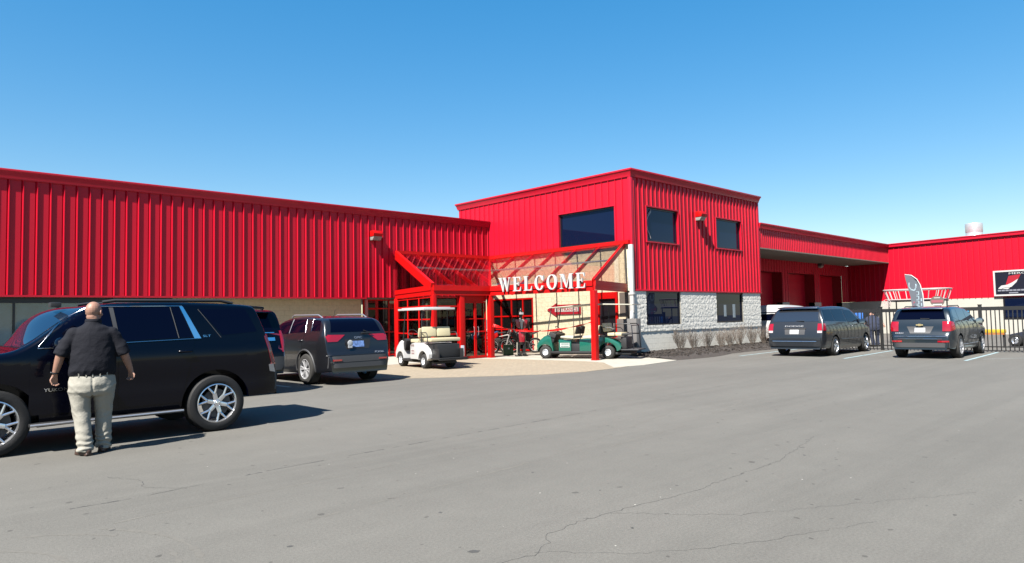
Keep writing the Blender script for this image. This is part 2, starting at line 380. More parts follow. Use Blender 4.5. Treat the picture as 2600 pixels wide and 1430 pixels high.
# mulch chips
mb = MB()
for i in range(1500):
    u, v = random.random(), random.random()**0.7
    x = 20.3+u*12.6+v*0.6; y = 13.2+u*0.7+v*2.9
    a = rnd(0, PI); l = rnd(0.02, 0.05); w = 0.010
    mb.box(x-l, x+l, y-w, y+w, 0.10, 0.125+rnd(0, 0.03), rot=Matrix.Rotation(a, 3, 'Z') @ Matrix.Rotation(rnd(-.5, .5), 3, 'X'))
o = obj('mulch_chips', mb, M['mulch']); o['kind'] = 'stuff'; tag(o, 'loose dark wood chips scattered over the planting bed', 'mulch')

# painted stall lines
def line(a, b, w=0.10, z=0.004):
    a = Vector((*a, 0)); b = Vector((*b, 0)); d = (b-a).normalized(); n = Vector((-d.y, d.x, 0))*w/2
    return [tuple((a+n).to_2d()), tuple((b+n).to_2d()), tuple((b-n).to_2d()), tuple((a-n).to_2d())]
def lines(name, segs, m, w=0.10):
    mb = MB()
    for a, b in segs:
        p = line(a, b, w); mb.add([(x, y, 0.004) for x, y in p], [(0, 1, 2, 3)])
    return struct(name, mb, m)
lines('stall_lines', [((23.9, 5.72), (29.0, 5.95)), ((23.4, 9.0), (28.9, 9.3)), ((23.3, 12.6), (28.9, 12.9)), ((23.9, 2.4), (28.9, 2.6)),
                      ((7.55, 15.6), (7.55, 21.2)), ((4.6, 15.6), (4.6, 21.2)), ((10.55, 16.3), (10.55, 20.0))], M['paint_line'], 0.10)
lines('hatch_lines', [((10.6, 16.3), (12.3, 18.1)), ((11.4, 15.35), (12.65, 16.6)), ((10.2, 16.05), (12.7, 14.95)), ((12.1, 15.6), (14.2, 14.9))], M['paint_line'], 0.09)
lines('worn_lines', [((24.9, 5.5), (26.4, 4.3)), ((25.6, 11.6), (25.3, 8.3)), ((12.6, 16.5), (14.6, 15.2))], M['line_worn'], 0.07)

# cracks and the open paving joint
def strip(mb, pts, w, jit, z=0.001, seg=0.08, gap=0.0):
    P = [Vector((*p, 0)) for p in pts]; out = []
    for a, b in zip(P, P[1:]):
        n = max(1, int((b-a).length/seg)); d = (b-a).normalized(); s = Vector((-d.y, d.x, 0))
        for i in range(n): out.append(a+(b-a)*(i/n)+s*jit*noise.noise(Vector((a.x*3+i*0.37, a.y*2, 1.7)))+s*jit*0.6*rnd(-1, 1))
    out.append(P[-1])
    ws = [w*rnd(0.25, 1.3) for _ in out]
    on = True; left = 0
    for i in range(len(out)-1):
        if gap > 0:
            if left <= 0: on = random.random() > gap; left = random.randint(1, 5) if on else random.randint(1, 6)
            left -= 1
            if not on: continue
        a, b = out[i], out[i+1]; d = (b-a).normalized(); s = Vector((-d.y, d.x, 0))
        mb.add([(a+s*ws[i]/2)+Vector((0, 0, z)), (b+s*ws[i+1]/2)+Vector((0, 0, z)), (b-s*ws[i+1]/2)+Vector((0, 0, z)), (a-s*ws[i]/2)+Vector((0, 0, z))], [(0, 1, 2, 3)])
mb = MB()
strip(mb, [(2.75, 3.32), (3.2, 3.2), (3.47, 3.3), (3.55, 3.42), (3.85, 3.49), (4.46, 3.45), (5.22, 3.35), (6.95, 3.36), (8.6, 3.7)], 0.006, 0.028, seg=0.05)
strip(mb, [(3.25, 3.25), (3.7, 2.75), (4.3, 2.35), (5.4, 1.9)], 0.004, 0.03, seg=0.05)
strip(mb, [(4.3, 3.46), (4.9, 2.7), (5.6, 2.3), (6.8, 1.6)], 0.003, 0.03, seg=0.05)
strip(mb, [(1.9, 8.0), (2.1, 7.6), (2.05, 7.2), (2.3, 6.85)], 0.007, 0.03, seg=0.05)
struct('pavement_cracks', mb, M['crack'])
mb = MB()
strip(mb, [(-3, 6.85), (0.9, 6.87), (1.82, 6.83), (3.26, 7.02), (5.65, 7.16), (7.6, 7.25)], 0.024, 0.006, seg=0.045, gap=0.70)
strip(mb, [(-3, 6.852), (0.9, 6.872), (1.82, 6.832), (3.26, 7.022), (5.65, 7.162), (8.5, 7.302)], 0.006, 0.006, z=0.0015, seg=0.045, gap=0.4)
strip(mb, [(8.5, 7.3), (12, 7.6), (16, 7.9)], 0.012, 0.02, seg=0.05, gap=0.8)
struct('paving_joint', mb, M['crack'])
mb = MB()
strip(mb, [(2.6, 5.05), (4.2, 5.15), (5.5, 5.3), (7.3, 5.75), (9.5, 6.3)], 0.03, 0.02, seg=0.09, gap=0.35)
strip(mb, [(6.5, 5.2), (8.5, 5.4), (11, 6.0), (14.5, 7.2), (18.5, 8.4)], 0.05, 0.03, seg=0.14, gap=0.2)
strip(mb, [(1.5, 6.1), (4.0, 6.25), (6.5, 6.5)], 0.03, 0.02, seg=0.09, gap=0.5)
struct('paving_seam', mb, M['crack_soft'])
mb = MB()
for i in range(34):      # pock marks and spots
    x, y = rnd(1.5, 14), rnd(2.5, 12)
    if (x-y*0.95) > 9: continue
    r = rnd(0.006, 0.022); n = 7
    mb.add([(x+r*rnd(.6, 1.6)*math.cos(2*PI*k/n), y+r*rnd(.6, 1.2)*math.sin(2*PI*k/n), 0.001) for k in range(n)], [tuple(range(n))])
struct('pavement_pocks', mb, M['crack'])
mb = MB()                # curved tyre scuffs at the lower left
for r0, cx, cy, a0, a1 in ((1.25, 0.35, 5.1, -0.9, 1.1), (1.38, 0.35, 5.1, -0.7, 0.9), (0.85, 0.2, 5.3, -0.6, 0.9)):
    pts = [(cx+r0*math.cos(a0+(a1-a0)*k/14), cy+r0*math.sin(a0+(a1-a0)*k/14)) for k in range(15)]
    strip(mb, pts, 0.045, 0.004, seg=0.05, gap=0.1)
struct('tyre_scuffs', mb, mat('tyre_scuff', (0.206, 0.193, 0.166), 0.9, var=0.10, vscale=20))

# ------------------------------------------------------------------ ribbed siding
PITCH = 0.347
PROF = [(0.0, 0.0), (0.130, 0.0), (0.162, -0.022), (0.184, 0.045), (0.200, 0.045), (0.212, 0.0), (0.347, 0.0)]
KP = 1.0
def prof(s):
    t = (s/KP) % PITCH
    for (a, ha), (b, hb) in zip(PROF, PROF[1:]):
        if a <= t <= b: return ha+(hb-ha)*(t-a)/(b-a)
    return 0.0
def ribs(mb, p0, d, nrm, s0, s1, z0, z1, depth=1.0):
    """siding from s0 to s1 along d starting at p0, ribs measured from p0"""
    ss = {round(s0, 5), round(s1, 5)}
    k = math.floor(s0/(PITCH*KP))
    while k*PITCH*KP < s1:
        for a, _ in PROF[:-1]:
            q = (k*PITCH+a)*KP
            if s0 < q < s1: ss.add(round(q, 5))
        k += 1
    ss = sorted(ss); vs = []
    for s in ss:
        h = prof(s)*depth
        x = p0[0]+d[0]*s+nrm[0]*h; y = p0[1]+d[1]*s+nrm[1]*h
        vs += [(x, y, z0), (x, y, z1)]
    mb.add(vs, [(2*i, 2*i+2, 2*i+3, 2*i+1) for i in range(len(ss)-1)])
    return mb
def holes(mb, p0, d, n, s0, s1, z0, z1, ops, depth=1.0):
    """ribbed wall with rectangular openings (sa,sb,za,zb), openings sorted along s"""
    cur = s0
    for (a, b, za, zb) in sorted(ops):
        if a > cur: ribs(mb, p0, d, n, cur, a, z0, z1, depth)
        if za > z0: ribs(mb, p0, d, n, a, b, z0, za, depth)
        if zb < z1: ribs(mb, p0, d, n, a, b, zb, z1, depth)
        cur = b
    if cur < s1: ribs(mb, p0, d, n, cur, s1, z0, z1, depth)
    return mb
def trim_window(parent, p0, d, n, a, b, za, zb, glass, inset=0.09, fw=0.07, frame=None, trimw=0.05, tm=None, proud=0.05):
    """a window: red trim reveal, dark frame, pane recessed; coordinates along wall"""
    def P(s, h, z): return (p0[0]+d[0]*s+n[0]*h, p0[1]+d[1]*s+n[1]*h, z)
    def bx(mb, s0, s1, h0, h1, z0, z1):
        vs = [P(s, h, z) for z in (z0, z1) for h in (h0, h1) for s in (s0, s1)]
        mb.add(vs, [(0, 2, 3, 1), (4, 5, 7, 6), (0, 1, 5, 4), (2, 6, 7, 3), (0, 4, 6, 2), (1, 3, 7, 5)])
    mb = MB()
    if tm:
        bx(mb, a, a+trimw, -inset-0.02, proud, za, zb); bx(mb, b-trimw, b, -inset-0.02, proud, za, zb)
        bx(mb, a+trimw, b-trimw, -inset-0.02, proud, zb-trimw, zb); bx(mb, a+trimw, b-trimw, -inset-0.02, proud+0.01, za, za+trimw)
        win = obj('window', mb, tm, parent, world=True)
    else:
        bx(mb, a, b, -inset-0.06, -inset-0.02, za, zb); win = obj('window', mb, M['blackframe'], parent, world=True); trimw = 0.0
    a2, b2, z2, z3 = a+trimw, b-trimw, za+trimw, zb-trimw
    mb = MB()
    bx(mb, a2, a2+fw, -inset-0.02, -inset+0.03, z2, z3); bx(mb, b2-fw, b2, -inset-0.02, -inset+0.03, z2, z3)
    bx(mb, a2+fw, b2-fw, -inset-0.02, -inset+0.03, z3-fw, z3); bx(mb, a2+fw, b2-fw, -inset-0.02, -inset+0.03, z2, z2+fw)
    fr = obj('frame', mb, frame or M['blackframe'], win, world=True)
    mb = MB(); bx(mb, a2+fw-0.004, b2-fw+0.004, -inset-0.015, -inset, z2+fw-0.004, z3-fw+0.004)
    obj('pane', mb, glass, win, world=True)
    return win

# ------------------------------------------------------------------ long left wing
YL = 24.75
wing = thing('warehouse_wing', 'long low red ribbed metal warehouse wing with tan block base at the left', 'building', (4, YL, 0))
mb = MB(); ribs(mb, (3.2767-0.195-15*PITCH-PITCH, YL), (1, 0), (0, -1), 0, 22.10-(3.2767-0.195-16*PITCH), 2.50, 5.92)
obj('wall_siding', mb, M['siding'], wing, world=True)
mb = MB(); mb.box(-3.2, 22.08, YL+0.05, YL+12, 2.52, 5.95)
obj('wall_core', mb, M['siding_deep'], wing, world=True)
mb = MB(); mb.prism([(YL-0.055, 5.90), (YL-0.055, 5.93), (YL-0.12, 6.12), (YL-0.14, 6.125), (YL-0.14, 6.19), (YL+0.35, 6.19), (YL+0.35, 5.90)], -3.3, 22.10, 'x')
obj('roof_trim', mb, M['trim'], wing, world=True, bevel=0.012)
mb = MB(); mb.box(-3.2, 22.08, YL+0.36, YL+12, 5.96, 6.04); obj('roof', mb, M['roofing'], wing, world=True)
mb = MB(); mb.box(-3.3, 15.3, YL-0.05, YL+0.06, 2.44, 2.497); obj('drip_trim', mb, M['trim'], wing, world=True)
mb = MB(); mb.box(7.9, 15.35, 25.22, 25.5, 0, 2.44); obj('base_wall', mb, M['tanblock'], wing, world=True)
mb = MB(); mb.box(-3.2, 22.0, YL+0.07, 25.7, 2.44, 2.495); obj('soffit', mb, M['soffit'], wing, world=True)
mb = MB(); mb.box(-3.2, 7.88, 25.0, 25.4, 2.27, 2.43); obj('window_header', mb, M['blackframe'], wing, world=True)
for i in range(10):
    x0 = -3.2+i*1.108
    w = MB(); w.box(x0, x0+0.06, 25.04, 25.14, 0.3, 2.265); fr = obj('window', w, M['blackframe'], wing, world=True)
    w = MB(); w.box(x0+0.062, x0+1.106, 25.08, 25.1, 0.3, 2.265); obj('pane', w, M['teal_glass'], fr, world=True)
mb = MB(); mb.box(-3.2, 7.88, 25.0, 25.4, 0, 0.29); obj('window_sill_wall', mb, M['tanblock'], wing, world=True)
# storefront to the right of the block wall, under the canopy
def storefront(parent, a, b, horiz, cols, rows, y, zt, gm=M['door_glass'], fw=0.055, name='storefront_glazing'):
    """red framed glazing in the plane y=const from x=a..b ; returns the window part"""
    mb = MB()
    for c in cols: mb.box(c-fw/2, c+fw/2, y-0.05, y+0.05, 0.0, zt)
    for r in rows: mb.box(a, b, y-0.042, y+0.042, r-fw/2, r+fw/2)
    fr = obj(name, mb, M['redpaint'], parent, world=True)
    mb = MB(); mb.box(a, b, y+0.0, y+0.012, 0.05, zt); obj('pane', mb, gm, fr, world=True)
    return fr
storefront(wing, 15.45, 22.1, True, [15.48, 16.7, 17.9, 19.1, 20.3, 21.5, 22.05], [0.08, 1.05, 2.05, 2.41], 25.25, 2.43)
mb = MB(); mb.box(15.5, 15.62, 25.13, 25.2, 0, 2.43); obj('downpipe', mb, M['alu'], wing, world=True)

# ------------------------------------------------------------------ two storey office block
XT, YT = 22.12, 16.35
tower = thing('office_block', 'two storey red ribbed metal block with rough grey stone base behind bare shrubs', 'building', (27.3, YT, 0))
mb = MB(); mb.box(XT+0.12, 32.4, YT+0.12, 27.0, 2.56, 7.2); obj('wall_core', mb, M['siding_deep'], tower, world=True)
ops = [(23.05-XT, 25.42-XT, 4.47, 5.97), (28.42-XT, 30.80-XT, 4.50, 5.97)]
KP = 0.86
mb = MB(); holes(mb, (XT, YT), (1, 0), (0, -1), 0.10, 10.40, 2.57, 7.02, ops); KP = 1.0
holes(mb, (XT, 27.0), (0, -1), (-1, 0), 0.0, 10.55, 4.36, 7.02, [(27.0-20.23, 27.0-17.10, 4.46, 6.0)])
ribs(mb, (32.52, YT), (0, 1), (1, 0), 0.05, 10.6, 2.57, 7.02)
obj('wall_siding', mb, M['siding'], tower, world=True)
mb = MB(); mb.box(XT-0.045, XT+0.10, YT-0.045, YT+0.10, 2.57, 7.02); mb.box(32.42, 32.56, YT-0.045, YT+0.1, 2.57, 7.02)
mb.box(XT-0.05, 32.56, YT-0.06, YT+0.02, 2.50, 2.565); obj('corner_trim', mb, M['trim'], tower, world=True, bevel=0.006)
def frustum(mb, x0, x1, y0, y1, L):
    n = len(L)
    for g, z in L: mb.v += [(x0-g, y0-g, z), (x1+g, y0-g, z), (x1+g, y1+g, z), (x0-g, y1+g, z)]
    for i in range(n-1):
        for k in range(4): mb.f.append((4*i+k, 4*i+(k+1) % 4, 4*i+4+(k+1) % 4, 4*i+4+k)); mb.mi.append(0)
    mb.f += [(3, 2, 1, 0), (4*n-4, 4*n-3, 4*n-2, 4*n-1)]; mb.mi += [0, 0]
mb = MB(); frustum(mb, XT, 32.54, YT, 27.0, [(0.055, 7.02), (0.055, 7.05), (0.12, 7.255), (0.15, 7.26), (0.15, 7.335)])
obj('roof_trim', mb, M['trim'], tower, world=True, bevel=0.012)
mb = MB(); mb.box(XT+0.3, 32.3, YT+0.3, 26.9, 7.336, 7.34); obj('roof', mb, M['roofing'], tower, world=True)
trim_window(tower, (XT, YT), (1, 0), (0, -1), *ops[0], M['dark_glass'], tm=M['trim'])
trim_window(tower, (XT, YT), (1, 0), (0, -1), *ops[1], M['dark_glass'], tm=M['trim'])
trim_window(tower, (XT, 27.0), (0, -1), (-1, 0), 27.0-20.23, 27.0-17.10, 4.46, 6.0, M['dark_glass'], tm=M['trim'])
# rough split face base with openings, smooth courses below
def split_face(parent, x0, x1, z0, z1, y, ops):
    mb = MB(); st = 0.034
    nx = int((x1-x0)/st); nz = int((z1-z0)/st)
    idx = {}
    for j in range(nz+1):
        for i in range(nx+1):
            x = x0+(x1-x0)*i/nx; z = z0+(z1-z0)*j/nz
            v = Vector((x*9, z*9, 0.3))
            h = 0.006*noise.noise(v)+0.009*noise.noise(v*2.1)+0.010*noise.noise(v*3.7)+0.005*noise.noise(v*7)
            row = int((z)/0.2); off = 0.2 if row % 2 else 0.0
            zz = z % 0.2; xx = (x+off) % 0.4
            edge = min(zz, 0.2-zz); ex = min(xx, 0.4-xx)
            if edge < 0.012 or ex < 0.012: h = h*0.5-0.005
            mb.v.append((x, y-0.045-h, z)); idx[i, j] = len(mb.v)-1
    for j in range(nz):
        for i in range(nx):
            xc = x0+(x1-x0)*(i+0.5)/nx; zc = z0+(z1-z0)*(j+0.5)/nz
            if any(a < xc < b and c < zc < d for a, b, c, d in ops): continue
            mb.f.append((idx[i, j], idx[i+1, j], idx[i+1, j+1], idx[i, j+1])); mb.mi.append(0)
    return obj('stone_base', mb, M['split'], parent, world=True, smooth=28)
lo = [(22.93, 25.37, 1.13, 2.60), (28.28, 30.70, 1.15, 2.60)]
split_face(tower, XT+0.02, 32.44, 0.90, 2.50, YT+0.02, lo)
mb = MB(); mb.box(XT, 32.44, YT+0.005, YT+0.1, 0, 0.90); obj('smooth_base', mb, M['smoothblock'], tower, world=True)
mb = MB()
for a, b in ((XT, 22.93), (25.37, 28.28), (30.70, 32.44)): mb.box(a, b, YT+0.04, YT+0.3, 0.90, 2.52)
mb.box(22.93, 25.37, YT+0.04, YT+0.3, 0.90, 1.12); mb.box(28.28, 30.70, YT+0.04, YT+0.3, 0.90, 1.14)
mb.box(32.36, 32.45, YT+0.31, 19.2, 0.0, 2.52)
obj('base_backing', mb, M['smoothblock'], tower, world=True)
for a, b, c, d in lo: trim_window(tower, (XT, YT), (1, 0), (0, -1), a-XT, b-XT, c, 2.50, M['dark_glass'], inset=0.06, fw=0.06)
# wall under and behind the canopy: cream split block, height 4.35
mb = MB()
for a, b, za, zb in ((YT+0.1, 17.10, 0, 4.35), (18.17, 21.87, 0, 4.35), (17.10, 18.17, 2.50, 4.35), (21.87, 24.7, 2.44, 4.35)): mb.box(XT, XT+0.25, a, b, za, zb)
obj('cream_block_wall', mb, M['creamblock'], tower, world=True)
mb = MB()    # side door with heavy red frame
mb.box(XT-0.05, XT+0.08, 17.12, 17.22, 0, 2.5); mb.box(XT-0.05, XT+0.08, 18.05, 18.15, 0, 2.5); mb.box(XT-0.06, XT+0.08, 17.22, 18.05, 2.24, 2.5)
dr = obj('side_door', mb, M['redpaint'], tower, world=True)
mb = MB(); mb.box(XT+0.03, XT+0.07, 17.22, 18.05, 0.02, 2.24); obj('door_leaf', mb, M['blackframe'], dr, world=True)
mb = MB(); mb.box(XT-0.03, XT+0.02, 17.30, 17.36, 1.0, 1.25); obj('handle', mb, M['alu'], dr, world=True)
# glazing on the tower face left of the cream wall
mb = MB()
for c in (21.93, 22.55, 23.3, 24.0, 24.62): mb.box(XT+0.0, XT+0.09, c-0.03, c+0.03, 0, 2.44)
for r in (0.08, 1.02, 1.62, 2.40): mb.box(XT+0.01, XT+0.08, 21.9, 24.65, r-0.03, r+0.03)
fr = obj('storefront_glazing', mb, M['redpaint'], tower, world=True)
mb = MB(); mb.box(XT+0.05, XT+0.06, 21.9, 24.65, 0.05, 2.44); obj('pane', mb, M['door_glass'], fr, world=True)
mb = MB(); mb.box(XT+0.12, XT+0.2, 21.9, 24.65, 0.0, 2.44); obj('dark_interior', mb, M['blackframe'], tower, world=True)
# wall strip with corner shade painted in as grey-brown; utility cabinet standing there
mb = MB(); mb.box(XT-0.012, XT-0.001, YT+0.1, 17.03, 1.5, 4.3*0+2.46); obj('shaded_wall_strip', mb, mat('wall_shade_tone', (0.20, 0.175, 0.155), 0.9, var=0.05), tower, world=True)
cb = thing('utility_cabinet', 'plain grey utility cabinet standing at the corner below the white downspout', 'cabinet', (21.9, 16.3, 0.012))
mb = MB(); mb.box(21.80, 22.09, 16.02, 16.95, 0.012, 1.42); obj('body', mb, mat('cabinet_grey', (0.24, 0.23, 0.225), 0.7, var=0.06), cb, world=True, bevel=0.01)
# white downspout on the corner
mb = MB(); mb.box(XT-0.16, XT-0.05, YT-0.10, YT+0.07, 1.65, 4.32); mb.beam((XT-0.105, YT-0.01, 1.70), (XT-0.22, YT-0.06, 1.40), 0.15, 0.11, (0, 1, 0)); mb.box(XT-0.19, XT-0.05, YT-0.13, YT+0.1, 2.35, 2.42)
obj('downspout', mb, M['white'], tower, world=True, bevel=0.01)

# ------------------------------------------------------------------ recessed dock wing
dock = thing('dock_wing', 'low red wing with a deep shaded overhang and roller doors behind parked minivan', 'building', (41, YT, 0))
KP = 0.6
mb = MB(); ribs(mb, (32.56, YT), (1, 0), (0, -1), 0, 18.3, 4.80, 5.76, 0.5); KP = 1.0; obj('fascia_siding', mb, M['siding'], dock, world=True)
mb = MB(); mb.prism([(YT-0.055, 5.74), (YT-0.055, 5.77), (YT-0.12, 5.96), (YT-0.14, 5.965), (YT-0.14, 6.03), (YT+0.4, 6.03), (YT+0.4, 5.74)], 32.56, 50.86, 'x'); obj('roof_trim', mb, M['trim'], dock, world=True, bevel=0.01)
mb = MB(); mb.box(32.56, 50.86, YT+0.05, 30, 4.80, 5.90); obj('roof', mb, M['siding_deep'], dock, world=True)
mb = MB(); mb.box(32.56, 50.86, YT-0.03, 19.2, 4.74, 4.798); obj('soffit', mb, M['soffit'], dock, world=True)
drs = [(36.6, 41.0), (41.9, 45.6), (46.6, 50.1)]
mb = MB()
holes(mb, (32.56, 19.2), (1, 0), (0, -1), 0, 18.95, 2.18, 4.74, [(a-32.56, b-32.56, 2.18, 4.0) for a, b in drs], 0.7)
obj('back_wall', mb, M['siding'], dock, world=True)
mb = MB(); cur = 32.5
for a, b in drs+[(51.5, 51.5)]:
    if a > cur: mb.box(cur, a, 19.2, 19.6, 0, 2.17)
    cur = b
obj('base_wall', mb, M['creamwall'], dock, world=True)
for a, b in drs:
    mb = MB()
    for k in range(8): mb.box(a, b, 19.83, 19.86, k*0.5+0.004, k*0.5+0.494)
    mb.box(a, b, 19.865, 19.9, 0, 4.0)
    dd = obj('roller_door', mb, M['siding'], dock, world=True)
    mb = MB(); mb.box(a-0.06, a, 19.22, 19.9, 0, 4.0); mb.box(b, b+0.06, 19.22, 19.9, 0, 4.0); mb.box(a, b, 19.22, 19.9, 4.0, 4.06); obj('jamb', mb, M['siding_deep'], dd, world=True)

# ------------------------------------------------------------------ side building at the right
D0 = Vector((51.43, 19.2)); D1 = Vector((48.93, 6.6)); dv = (D1-D0).normalized(); SN = (dv.y, -dv.x)
if SN[0] > 0: SN = (-SN[0], -SN[1])
side = thing('side_building', 'red ribbed metal building with white base and round roof vent at the far right', 'building', (49.5, 8, 0))
LN = (D1-D0).length
def sp(s, h, z): return (D0.x+dv.x*s+SN[0]*h, D0.y+dv.y*s+SN[1]*h, z)
def sbox(mb, s0, s1, h0, h1, z0, z1):
    vs = [sp(s, h, z) for z in (z0, z1) for h in (h0, h1) for s in (s0, s1)]
    mb.add(vs, [(0, 2, 3, 1), (4, 5, 7, 6), (0, 1, 5, 4), (2, 6, 7, 3), (0, 4, 6, 2), (1, 3, 7, 5)]); return mb
mb = MB(); ribs(mb, D0, dv, SN, 0, LN, 2.20, 5.85); obj('wall_siding', mb, M['siding'], side, world=True)
obj('wall_core', sbox(MB(), 0.02, LN, -14, -0.05, 2.2, 5.85), M['siding_deep'], side, world=True)
mb = sbox(MB(), 0, LN, -0.3, 0.12, 5.82, 5.99); sbox(mb, 0, LN, -0.3, 0.15, 5.99, 6.05); obj('roof_trim', mb, M['trim'], side, world=True)
WB = 9.75
mb = sbox(MB(), 0.0, WB-0.1, -0.3, -0.005, 0, 2.19); sbox(mb, WB-0.1, LN, -0.3, -0.005, 0, 0.9); obj('base_wall', mb, M['creamwall'], side, world=True)
mb = sbox(MB(), WB-0.1, LN, -0.2, 0.03, 0.905, 2.18); fr = obj('window', mb, M['blackframe'], side, world=True)
obj('pane', sbox(MB(), WB, LN-0.2, 0.035, 0.04, 1.0, 2.1), M['dark_glass'], fr, world=True)
vent = thing('roof_vent', 'round silver metal vent on the roof above the far right building', 'roof vent', (56, 12.45, 6.0))
mb = MB(); mb.lathe([(0.0, 1.43), (0.50, 1.43), (0.52, 1.40), (0.52, 0.85), (0.50, 0.80)], (0, 0, 0), 'z', 28); obj('hood', mb, M['galv'], vent, smooth=30)
mb = MB(); mb.lathe([(0.50, 0.80), (0.50, 0.62), (0.66, 0.50), (0.66, 0.0), (0.0, 0.0)], (0, 0, 0), 'z', 28); obj('base', mb, M['galv'], vent, smooth=30)

# ------------------------------------------------------------------ wall lamps
def wall_lamp(label, loc, rotz, s=1.0, hood=M['redpaint']):
    t = thing('wall_lamp', label, 'lamp', loc, rotz, 'lamps on the outside walls')
    mb = MB(); mb.prism([(0, 0.0), (-0.30*s, 0.0), (-0.34*s, 0.12*s), (-0.30*s, 0.24*s), (0, 0.24*s)], -0.22*s, 0.22*s, 'x')
    # prism built along x with (y,z) outline: front faces -y
    obj('housing', mb, hood, t, bevel=0.01)
    mb = MB(); mb.prism([(0, -0.15*s), (-0.20*s, -0.15*s), (-0.31*s, -0.003*s), (0, -0.003*s)], -0.20*s, 0.20*s, 'x')
    obj('lens', mb, M['lens'], t, bevel=0.008)
    return t
wall_lamp('red hooded wall lamp high on the long wall left of the canopy', (15.7, YL, 5.02), 0)
wall_lamp('red hooded wall lamp between the two upper windows of the office block', (26.95, YT-0.03, 5.80), 0)
wall_lamp('small grey lamp under the shaded overhang of the dock wing', (46.4, 19.2-0.04, 4.58), 0, 0.8, M['greyplastic'])

# ------------------------------------------------------------------ glass canopy
can = thing('entrance_canopy', 'bright red steel canopy with sloping glass roof on square posts at the entrance', 'canopy', (18.4, 20.4, 0))
EA = Vector((15.42, 20.42, 0)); EC = Vector((18.1, 20.25, 0)); EB = Vector((18.78, 15.58, 0))   # eave: left end, inner corner, right end
WA = Vector((16.70, 24.62, 0)); WC = Vector((22.02, 24.62, 0)); WB_ = Vector((22.02, 16.66, 0))   # along the walls
ZE, ZW = 2.80, 4.38
def V3(p, z): return Vector((p.x, p.y, z))
def eave_beam(a, b, m=M['redpaint']):
    mb = MB()
    mb.beam(V3(a, 2.705), V3(b, 2.705), 0.18, 0.19); mb.beam(V3(a, 2.52), V3(b, 2.52), 0.13, 0.18); mb.beam(V3(a, 2.615), V3(b, 2.615), 0.205, 0.03)
    return obj('eave_beam', mb, m, can, world=True)
eave_beam(EA, EC); eave_beam(EC, EB)
mb = MB(); mb.beam(V3(EA, 2.705), V3(WA, 2.705), 0.18, 0.188); mb.beam(V3(EA, 2.52), V3(WA, 2.52), 0.13, 0.178); obj('end_beam', mb, M['redpaint'], can, world=True)
mb = MB(); mb.beam(V3(EB, 2.705), V3(WB_, 2.705), 0.16, 0.188); mb.beam(V3(EB, 2.54), V3(WB_, 2.54), 0.12, 0.14); obj('end_beam', mb, M['redpaint'], can, world=True)
mb = MB(); mb.beam(V3(WA, ZW+0.05), V3(WC, ZW+0.05), 0.12, 0.15); obj('ridge_trim', mb, M['redpaint'], can, world=True)
mb = MB(); mb.beam(V3(WC, ZW+0.05), V3(WB_+Vector((0, -0.25, 0)), ZW+0.05), 0.12, 0.15); obj('ridge_trim', mb, M['redpaint'], can, world=True)
def rafter(w, e, wd=0.06, h=0.14, drop=0.07, name='rafter', m=M['redpaint']):
    mb = MB(); mb.beam(V3(w, ZW-drop), V3(e, ZE-drop), wd, h); return obj(name, mb, m, can, world=True)
rafter(WA, EA, 0.13, 0.34, 0.08, 'end_rafter'); rafter(WB_, EB, 0.10, 0.20, 0.05, 'end_rafter')
NA, NB = 4, 6
for i in range(1, NA+1):
    t = i/(NA+1.0)
    w = WA.lerp(WC, t*0.96); e = EA.lerp(EC, t)
    # rafters stay parallel to the end one, the last ones stop at the valley
    d = (EA-WA); wi = WA+(WC-WA)*(i*0.205)
    ei = wi+d
    # clip at valley line WC->EC
    zc = ZE
    def cross(p, dd):
        a = WC; b = EC-WC
        den = dd.x*b.y-dd.y*b.x
        u = ((a.x-p.x)*b.y-(a.y-p.y)*b.x)/den
        return u
    u = cross(wi, d)
    if 0 < u < 1: ei = wi+d*u; zc = ZW+(ZE-ZW)*u
    mb = MB(); mb.beam(V3(wi, ZW-0.07), V3(ei, zc-0.07), 0.06, 0.14); obj('rafter', mb, M['redpaint'], can, world=True)
for i in range(1, NB+1):
    d = (EB-WB_); wi = WB_+(WC-WB_)*(i*0.158)
    a = WC; b = EC-WC; den = d.x*b.y-d.y*b.x
    u = ((a.x-wi.x)*b.y-(a.y-wi.y)*b.x)/den
    # eave line position
    e2 = EC-EB; den2 = d.x*e2.y-d.y*e2.x; ue = ((EB.x-wi.x)*e2.y-(EB.y-wi.y)*e2.x)/den2
    uu = min(u if u > 0 else 9, ue)
    ei = wi+d*uu; zc = ZW+(ZE-ZW)*uu
    mb = MB(); mb.beam(V3(wi, ZW-0.07), V3(ei, zc-0.07), 0.06, 0.14); obj('rafter', mb, M['redpaint'], can, world=True)
mb = MB(); mb.beam(V3(WC, ZW-0.05), V3(EC, ZE-0.03), 0.10, 0.12); obj('valley_rafter', mb, M['redpaint'], can, world=True)
# purlins at mid height
def mid(w, e, t): return w.lerp(e, t)
mb = MB(); t = 0.47; z = ZW+(ZE-ZW)*t
mb.beam(V3(mid(WA, EA, t), z-0.02), V3(mid(WC, EC, t), z-0.02), 0.05, 0.07); mb.beam(V3(mid(WC, EC, t), z-0.02), V3(mid(WB_, EB, t), z-0.02), 0.05, 0.07)
obj('purlin', mb, M['alu'], can, world=True)
